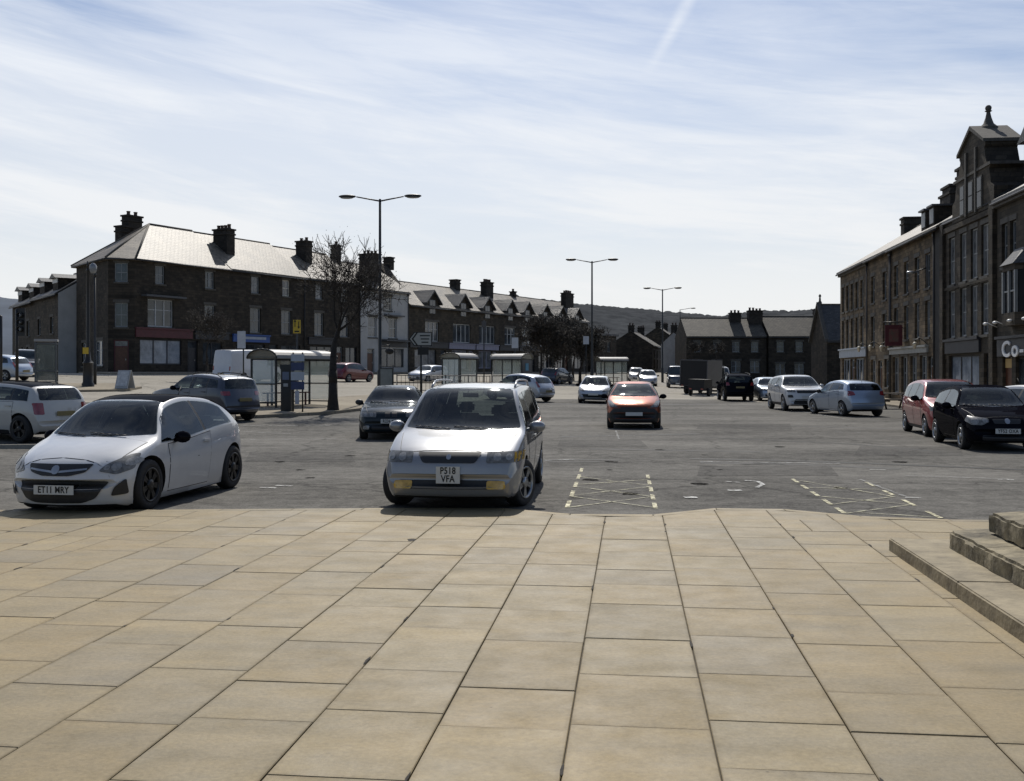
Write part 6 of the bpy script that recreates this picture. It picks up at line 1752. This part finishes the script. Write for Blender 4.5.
# information board and bin at the lamp post
t = thing('information_board', 'grey-framed upright information board beside the nearest tall lamp post', 'board', P3(386.5, 49.2), R(-4))
b = MB(); [b.tube((x, 0, -.1), (x, 0, 1.85), .03) for x in (-.32, .32)]; b.build('post', SHM, t)
b = MB(); b.box((0, -.04, 1.15), (.66, .05, 1.1)); fb_ = b.build('frame', SHM, t)
b = MB(); b.box((0, -.068, 1.15), (.56, .006, 1.0)); b.build('poster', mat('info_poster', (.16, .18, .18), .3, var=.2, scale=4), fb_)
t = thing('flower_basket', 'dark round hanging basket fixed to the tall lamp post above the board', 'basket', P3(384, 50.1), 0)
b = MB(); b.ball((.28, -.1, 2.5), .2, (1.1, 1, .8)); b.build('basket', mat('basket_dark', (.03, .03, .03), .9, var=.5, scale=9), t)
b = MB(); b.tube((-.15, .1, 2.75), (.3, -.1, 2.8), .02); b.tube((.28, -.1, 2.8), (.28, -.1, 2.6), .012); b.build('bracket', BLACK, t)

# guard railing
t = thing('guard_railing', 'black pedestrian guard railing with upright bars behind the arrow sign', 'railing', (0, 0, 0))
a, c_ = at(397, 62), at(490, 68)
rl = MB(); vb = MB(); n = 24
for z in (.15, 1.05): rl.tube(a+Vector((0, 0, z)), c_+Vector((0, 0, z)), .025, n=6)
for k in range(n+1):
    p_ = a.lerp(c_, k/n); (vb if k % 6 else rl).tube(p_+Vector((0, 0, -.1 if k % 6 == 0 else .15)), p_+Vector((0, 0, 1.05 if k % 6 else 1.1)), .014 if k % 6 else .035, n=5)
rl.build('rail', BLACK, t); vb.build('bars', BLACK, t)

# posts with small signs
def small_sign(lab, px, d, h, w, hh, m, pxoff=0, extra=None):
    t = thing('sign_post', lab, 'sign', P3(px, d), 0)
    b = MB(); b.tube((0, 0, -.1), (0, 0, h+.05), .04); b.build('post', SHM, t)
    b = MB(); b.box((pxoff, -.05, h-hh/2), (w, .02, hh)); b.build('plate', m, t)
    if extra:
        b = MB(); b.box(extra[0], extra[1]); b.build('lower_plate', extra[2], t)
small_sign('slim post with white sign panel and grey box in front of the white van', 243.5, 57, 3.35, .45, .95, NOTEW, -.1, ((0, -.09, .55), (.36, .1, .7), mat('cabinet_grey', (.2, .21, .24), .5)))
small_sign('white square sign high on a post between the dark trees and the second lamp', 586, 90, 4.3, .5, .7, NOTEW)
small_sign('small white sign on a post above the blue-ended bus shelter', 515, 78, 3.8, .5, .8, NOTEW)
small_sign('thin dark pole with small plate in front of the lilac shops', 484, 66, 4.6, .3, .4, GREYPL)

# picnic bench by the inn
t = thing('picnic_bench', 'brown wooden picnic bench outside the inn between the silver hatchback and the red car', 'bench', P3(893, 49.5)+Vector((0, 0, 0)), R(8))
WD = mat('bench_wood', (.06, .045, .033), .8, var=.4, scale=6)
b = MB(); [b.box((0, y, .74), (1.8, .13, .04)) for y in (-.29, -.145, 0, .145, .29)]; b.build('table_top', WD, t)
for s in (-1, 1):
    b = MB(); [b.box((0, s*.68+y, .44), (1.8, .13, .04)) for y in (-.07, .07)]; b.build('seat', WD, t)
for x in (-.65, .65):
    b = MB(); b.tube((x, -.2, .72), (x, -.6, 0), .045, n=4); b.tube((x, .2, .72), (x, .6, 0), .045, n=4); b.box((x+.06, 0, .40), (.04, 1.6, .09)); b.box((x+.06, 0, .68), (.04, .6, .07)); b.build('leg', WD, t)
# kerb stone line / low white barrier at left under the estate car
t = thing('kerb_block', 'low pale kerb block lying behind the white hatchback at the left edge', 'kerb', (*G(6, 448.5)[:2], 0), R(12))
b = MB(); b.box((0, 0, .06), (1.5, .14, .12)); bmesh.ops.bevel(b.bm, geom=b.bm.edges[:], offset=.02, segments=2, affect='EDGES'); b.build('stone', KERB, t)

# ------------------------------------------------------------------ bare trees
BARK = mat('bark', (.028, .023, .019), .9, var=.4, scale=8, bump=.6)
TWIG = mat('twigs', (.030, .024, .019), .9, var=.3, scale=3)
BUD = mat('buds', (.030, .027, .019), .85, var=.4, scale=2)
def bare_tree(lab, loc, H, spread, seed, trunk_h, r0, depth=5, buds=900, group=None, name='bare_tree', lean=0.0, kids=3, budsize=.05):
    rg = random.Random(seed)
    t = thing(name, lab, 'tree', loc, 0, group)
    tb, cb, bb_ = MB(), MB(), MB()
    tips = []
    top = Vector((lean, 0, trunk_h))
    tb.lathe([(r0*1.5, -.2), (r0*1.25, .1), (r0*1.0, .5), (r0*.92, trunk_h*.7)], 10); tb.tube((0, 0, trunk_h*.68), top, r0*.92, r0*.85, 10); MINR = .011*budsize/.03
    def grow(p, d, ln, r, lev):
        n = 3 if lev <= 2 else 2
        q = p; dd = d.copy(); rr = r
        for k in range(n):
            rr = max(rr, MINR)
            dd = (dd+Vector((rg.gauss(0, .16), rg.gauss(0, .16), rg.gauss(.05, .10)))).normalized()
            e = q+dd*(ln/n); r2 = rr*.84
            (tb if lev <= 1 else cb).tube(q, e, rr, r2, 7 if lev <= 1 else (5 if lev < 4 else 3), cap=False)
            q = e; rr = r2
            if lev >= 1 and lev < depth and rg.random() < .72:
                side = dd.cross(Vector((rg.gauss(0, 1), rg.gauss(0, 1), rg.gauss(0, 1)))).normalized()
                grow(q, (dd*.6+side*.75+Vector((0, 0, .12))).normalized(), ln*.55, rr*.5, lev+1)
        if lev >= depth: tips.append(q); return
        m = kids+(1 if lev == 0 else 0)
        for k in range(m):
            a = 2*math.pi*(k+rg.random()*.6)/m
            u = dd.orthogonal().normalized(); w = dd.cross(u)
            sp = rg.uniform(.45, .95)*spread
            nd = (dd+(u*math.cos(a)+w*math.sin(a))*sp+Vector((0, 0, .10))).normalized()
            grow(q, nd, ln*rg.uniform(.66, .86), rr*rg.uniform(.55, .72), lev+1)
    L0 = (H-trunk_h)*.42
    grow(top, Vector((lean*.1, 0, 1)).normalized(), L0*.5, r0*.8, 0)
    for k in range(buds):
        c = rg.choice(tips)+Vector((rg.gauss(0, .22), rg.gauss(0, .22), rg.gauss(0, .2)))
        s = budsize*rg.uniform(.6, 1.5); u = Vector((rg.gauss(0, 1), rg.gauss(0, 1), rg.gauss(0, 1))).normalized()*s; w = u.orthogonal().normalized()*s*.6
        bb_.face([c-u, c+w, c+u, c-w])
    tb.build('trunk', BARK, t, fix=False); cr = cb.build('crown', TWIG, t, fix=False)
    if buds: bb_.build('buds', BUD, cr, fix=False)
    else: bb_.bm.free()
    return t
bare_tree('bare branching tree with thick trunk beside the nearest bus shelter', P3(333, 40.6)+Vector((0, 0, .08)), 9.2, 1.12, 4, 1.6, .19, 5, 700, budsize=.026)
bare_tree('small twiggy bare tree in front of the corner building', P3(207, 70), 6.8, 1.1, 9, 1.6, .09, 5, 900, budsize=.035)
gtr = 'dark trees at the end of the left terrace'
bare_tree('left tree of the dark group before the end of the terrace', P3(541, 92), 8.4, 1.35, 21, 1.3, .15, 5, 2200, gtr, budsize=.07)
bare_tree('large middle tree of the dark group before the end of the terrace', P3(563, 97), 9.2, 1.4, 22, 1.4, .17, 5, 2600, gtr, budsize=.075)
bare_tree('low dark tree filling the gap in the middle of the dark group', P3(552, 99), 7.6, 1.5, 25, .9, .13, 5, 2200, gtr, budsize=.07)
bare_tree('dark tree behind the right side of the dark group', P3(573, 104), 8.2, 1.5, 26, 1.0, .13, 5, 2200, gtr, budsize=.07)
bare_tree('right tree of the dark group, next to the second tall lamp', P3(580, 93), 7.6, 1.35, 23, 1.3, .14, 5, 2000, gtr, budsize=.07)
far_t = 'small trees down the far street'
bare_tree('thin bare tree in front of the long low stone house', P3(716, 128), 6.2, .8, 31, 2.2, .1, 4, 300, far_t, budsize=.06)
bare_tree('thin bare tree between the far street houses and the third tall lamp', P3(690, 136), 6.8, .8, 32, 2.2, .1, 4, 300, far_t, budsize=.06)

# ------------------------------------------------------------------ wooded hills
def hill(name, ridge_px, d0, d1, m, seed, rough):
    from mathutils import noise
    xs = np.linspace(ridge_px[0][0], ridge_px[-1][0], 420); rows = 26
    mb = MB(); grid = []
    for j in range(rows):
        f = j/(rows-1); d = d0+(d1-d0)*f; row = []
        for x in xs:
            ry = float(np.interp(x, [p_[0] for p_ in ridge_px], [p_[1] for p_ in ridge_px]))
            top = (HY-ry)/F*d1+H0
            X = (x-CX)/F*d
            z = top*(math.sin(f*math.pi/2)**1.1)
            z += (noise.noise(Vector((X*.02+seed, d*.01, 0)))*.25+abs(noise.noise(Vector((X*.16+seed, d*.06, 3))))*.42+noise.noise(Vector((X*.6+seed, d*.3, 7)))*.16)*rough*(.15+.65*f)
            row.append(mb.bm.verts.new((X, d, z-1.5*(1-f))))
        grid.append(row)
    for j in range(rows-1):
        for i in range(len(xs)-1): mb.bm.faces.new((grid[j][i], grid[j][i+1], grid[j+1][i+1], grid[j+1][i]))
    o = mb.build(name, m, None)
    for p_ in o.data.polygons: p_.use_smooth = True
    return tag(o, kind='structure')
WOOD_M = mat('woodland', (.058, .062, .066), .95, spec=.0, var=.3, scale=.09, col2=(.064, .067, .070))  # bluish-grey base: distance haze put into the colour
hill('wooded_hill', [(380, 372), (430, 330), (470, 303), (495, 298), (540, 302), (590, 308), (616, 311), (640, 312), (660, 314), (690, 315), (720, 318), (760, 314), (790, 314), (815, 311), (850, 312), (900, 322), (1000, 345), (1100, 372)], 420, 760, WOOD_M, 3, 7)
hill('moorland_hill', [(-400, 330), (-200, 312), (-60, 304), (0, 299), (20, 301), (60, 305), (120, 315), (200, 330), (300, 350), (380, 370)], 900, 1400, mat('moorland', (.10, .12, .15), .95, spec=.1, var=.2, scale=.01), 9, 3)  # bluer base, distance haze painted in here too
# ------------------------------------------------------------------ sky, sun, camera
EL, AZ = 47.0, 1.5          # sun almost straight ahead, high
world = bpy.data.worlds.new('World'); scene.world = world; world.use_nodes = True
nt = world.node_tree; nt.nodes.clear(); N = nt.nodes.new; L = nt.links.new
out = N('ShaderNodeOutputWorld')
sky = N('ShaderNodeTexSky'); sky.sky_type = 'NISHITA'; sky.sun_disc = False; sky.sun_elevation = R(EL); sky.sun_rotation = R(AZ)
sky.air_density = 1.0; sky.dust_density = 1.0; sky.ozone_density = 2.0
bg1 = N('ShaderNodeBackground'); bg1.inputs['Strength'].default_value = .075; tn = N('ShaderNodeMixRGB'); tn.blend_type = 'MULTIPLY'; tn.inputs[0].default_value = 1; tn.inputs[2].default_value = (.92, 1.0, 1.12, 1); L(sky.outputs[0], tn.inputs[1]); L(tn.outputs[0], bg1.inputs['Color'])
bg2 = N('ShaderNodeBackground'); bg2.inputs['Strength'].default_value = .96
tc = N('ShaderNodeTexCoord'); sp = N('ShaderNodeSeparateXYZ'); L(tc.outputs['Generated'], sp.inputs[0])
def ma(op, a, b=None, c=None, clamp=False):
    q = N('ShaderNodeMath'); q.operation = op; q.use_clamp = clamp
    for i, v in enumerate((a, b, c)):
        if v is None: continue
        if isinstance(v, (int, float)): q.inputs[i].default_value = v
        else: L(v, q.inputs[i])
    return q.outputs[0]
def sm(v, a, b):
    q = N('ShaderNodeMapRange'); q.interpolation_type = 'SMOOTHSTEP'; q.inputs['From Min'].default_value = a; q.inputs['From Max'].default_value = b; L(v, q.inputs['Value']); return q.outputs[0]
X, Y, Z = sp.outputs
# cirrus laid out on the dome by bearing and height
u = ma('ARCTAN2', X, Y); v = Z
def noise_(us, vs, tilt, sc, det, ro, dist, off):
    cb = N('ShaderNodeCombineXYZ'); L(ma('MULTIPLY', u, us), cb.inputs[0]); L(ma('MULTIPLY', ma('ADD', v, ma('MULTIPLY', u, tilt)), vs), cb.inputs[1]); cb.inputs[2].default_value = off
    n = N('ShaderNodeTexNoise'); n.inputs['Scale'].default_value = sc; n.inputs['Detail'].default_value = det; n.inputs['Roughness'].default_value = ro; n.inputs['Distortion'].default_value = dist
    L(cb.outputs[0], n.inputs['Vector']); return n.outputs['Fac']
broad = noise_(1.6, 7, .16, 1.0, 4, .5, .3, 1.7)
fib = noise_(2.0, 17, .17, 1.0, 9, .62, .9, 4.2)
fine = noise_(5.0, 40, .10, 1.0, 8, .65, .6, 8.4)
edge = ma('SUBTRACT', ma('MULTIPLY_ADD', u, -.09, .262), v)
base = sm(ma('ADD', edge, ma('MULTIPLY_ADD', broad, .34, -.17)), -.06, .06)
fb = sm(ma('MULTIPLY_ADD', fine, .35, ma('MULTIPLY', fib, .65)), .36, .64)
inside = ma('MULTIPLY_ADD', fb, .34, .70, True); outside = ma('MULTIPLY_ADD', fb, .42, .07)
m1 = ma('ADD', ma('MULTIPLY', base, inside), ma('MULTIPLY', ma('SUBTRACT', 1.0, base), outside))
haze = ma('SUBTRACT', 1.0, sm(v, .05, .27)); m1 = ma('MAXIMUM', m1, ma('MULTIPLY', haze, .97))
# short faint trail, high and a little right of the middle
ln = ma('ABSOLUTE', ma('SUBTRACT', ma('SUBTRACT', u, .137), ma('MULTIPLY', ma('SUBTRACT', v, .285), .66)))
ln = ma('ADD', ln, ma('MULTIPLY_ADD', fine, .010, -.005))
trail = ma('MULTIPLY', ma('SUBTRACT', 1.0, sm(ln, .0, .011)), ma('MULTIPLY', sm(v, .27, .31), ma('SUBTRACT', 1.0, sm(v, .345, .40))))
m1 = ma('MULTIPLY_ADD', trail, .30, m1)
front = sm(Y, -.25, .5)
mask = ma('MULTIPLY', m1, ma('MULTIPLY_ADD', front, .85, .15), clamp=True)
tint = N('ShaderNodeMixRGB'); tint.inputs[1].default_value = (.80, .875, 1.0, 1); tint.inputs[2].default_value = (.905, .92, .925, 1); L(sm(Z, .30, .06), tint.inputs[0]) if False else None
q = N('ShaderNodeMapRange'); q.inputs['From Min'].default_value = .05; q.inputs['From Max'].default_value = .30; L(Z, q.inputs['Value'])
tint.inputs[1].default_value = (.92, .93, .93, 1); tint.inputs[2].default_value = (.88, .925, 1.0, 1); L(q.outputs[0], tint.inputs[0])
L(tint.outputs[0], bg2.inputs['Color'])
mx = N('ShaderNodeMixShader'); L(mask, mx.inputs[0]); L(bg1.outputs[0], mx.inputs[1]); L(bg2.outputs[0], mx.inputs[2]); L(mx.outputs[0], out.inputs['Surface'])

sun = bpy.data.lights.new('sun', 'SUN'); sun.energy = 4.2; sun.angle = R(.53); sun.color = (1, .95, .87)
so = bpy.data.objects.new('sun', sun); COL.objects.link(so)
d = Vector((math.sin(R(AZ))*math.cos(R(EL)), math.cos(R(AZ))*math.cos(R(EL)), math.sin(R(EL))))
so.rotation_euler = d.to_track_quat('Z', 'Y').to_euler(); so.location = d*60

cam = bpy.data.cameras.new('camera'); co = bpy.data.objects.new('camera', cam); COL.objects.link(co)
co.location = (0, 0, H0); co.rotation_euler = (R(90), 0, 0)
cam.sensor_width = 36; cam.lens = 36*F/1024; cam.shift_y = -(390.5-HY)/1024
cam.clip_start = .1; cam.clip_end = 5000
scene.camera = co
scene.view_settings.view_transform = 'Standard'; scene.view_settings.look = 'None'; scene.view_settings.exposure = 0; scene.view_settings.gamma = 1
scene.render.resolution_x = 1024; scene.render.resolution_y = 781
try:
    scene.cycles.max_bounces = 6; scene.cycles.transparent_max_bounces = 12; scene.cycles.caustics_reflective = False; scene.cycles.caustics_refractive = False; scene.cycles.use_denoising = True
except Exception: pass
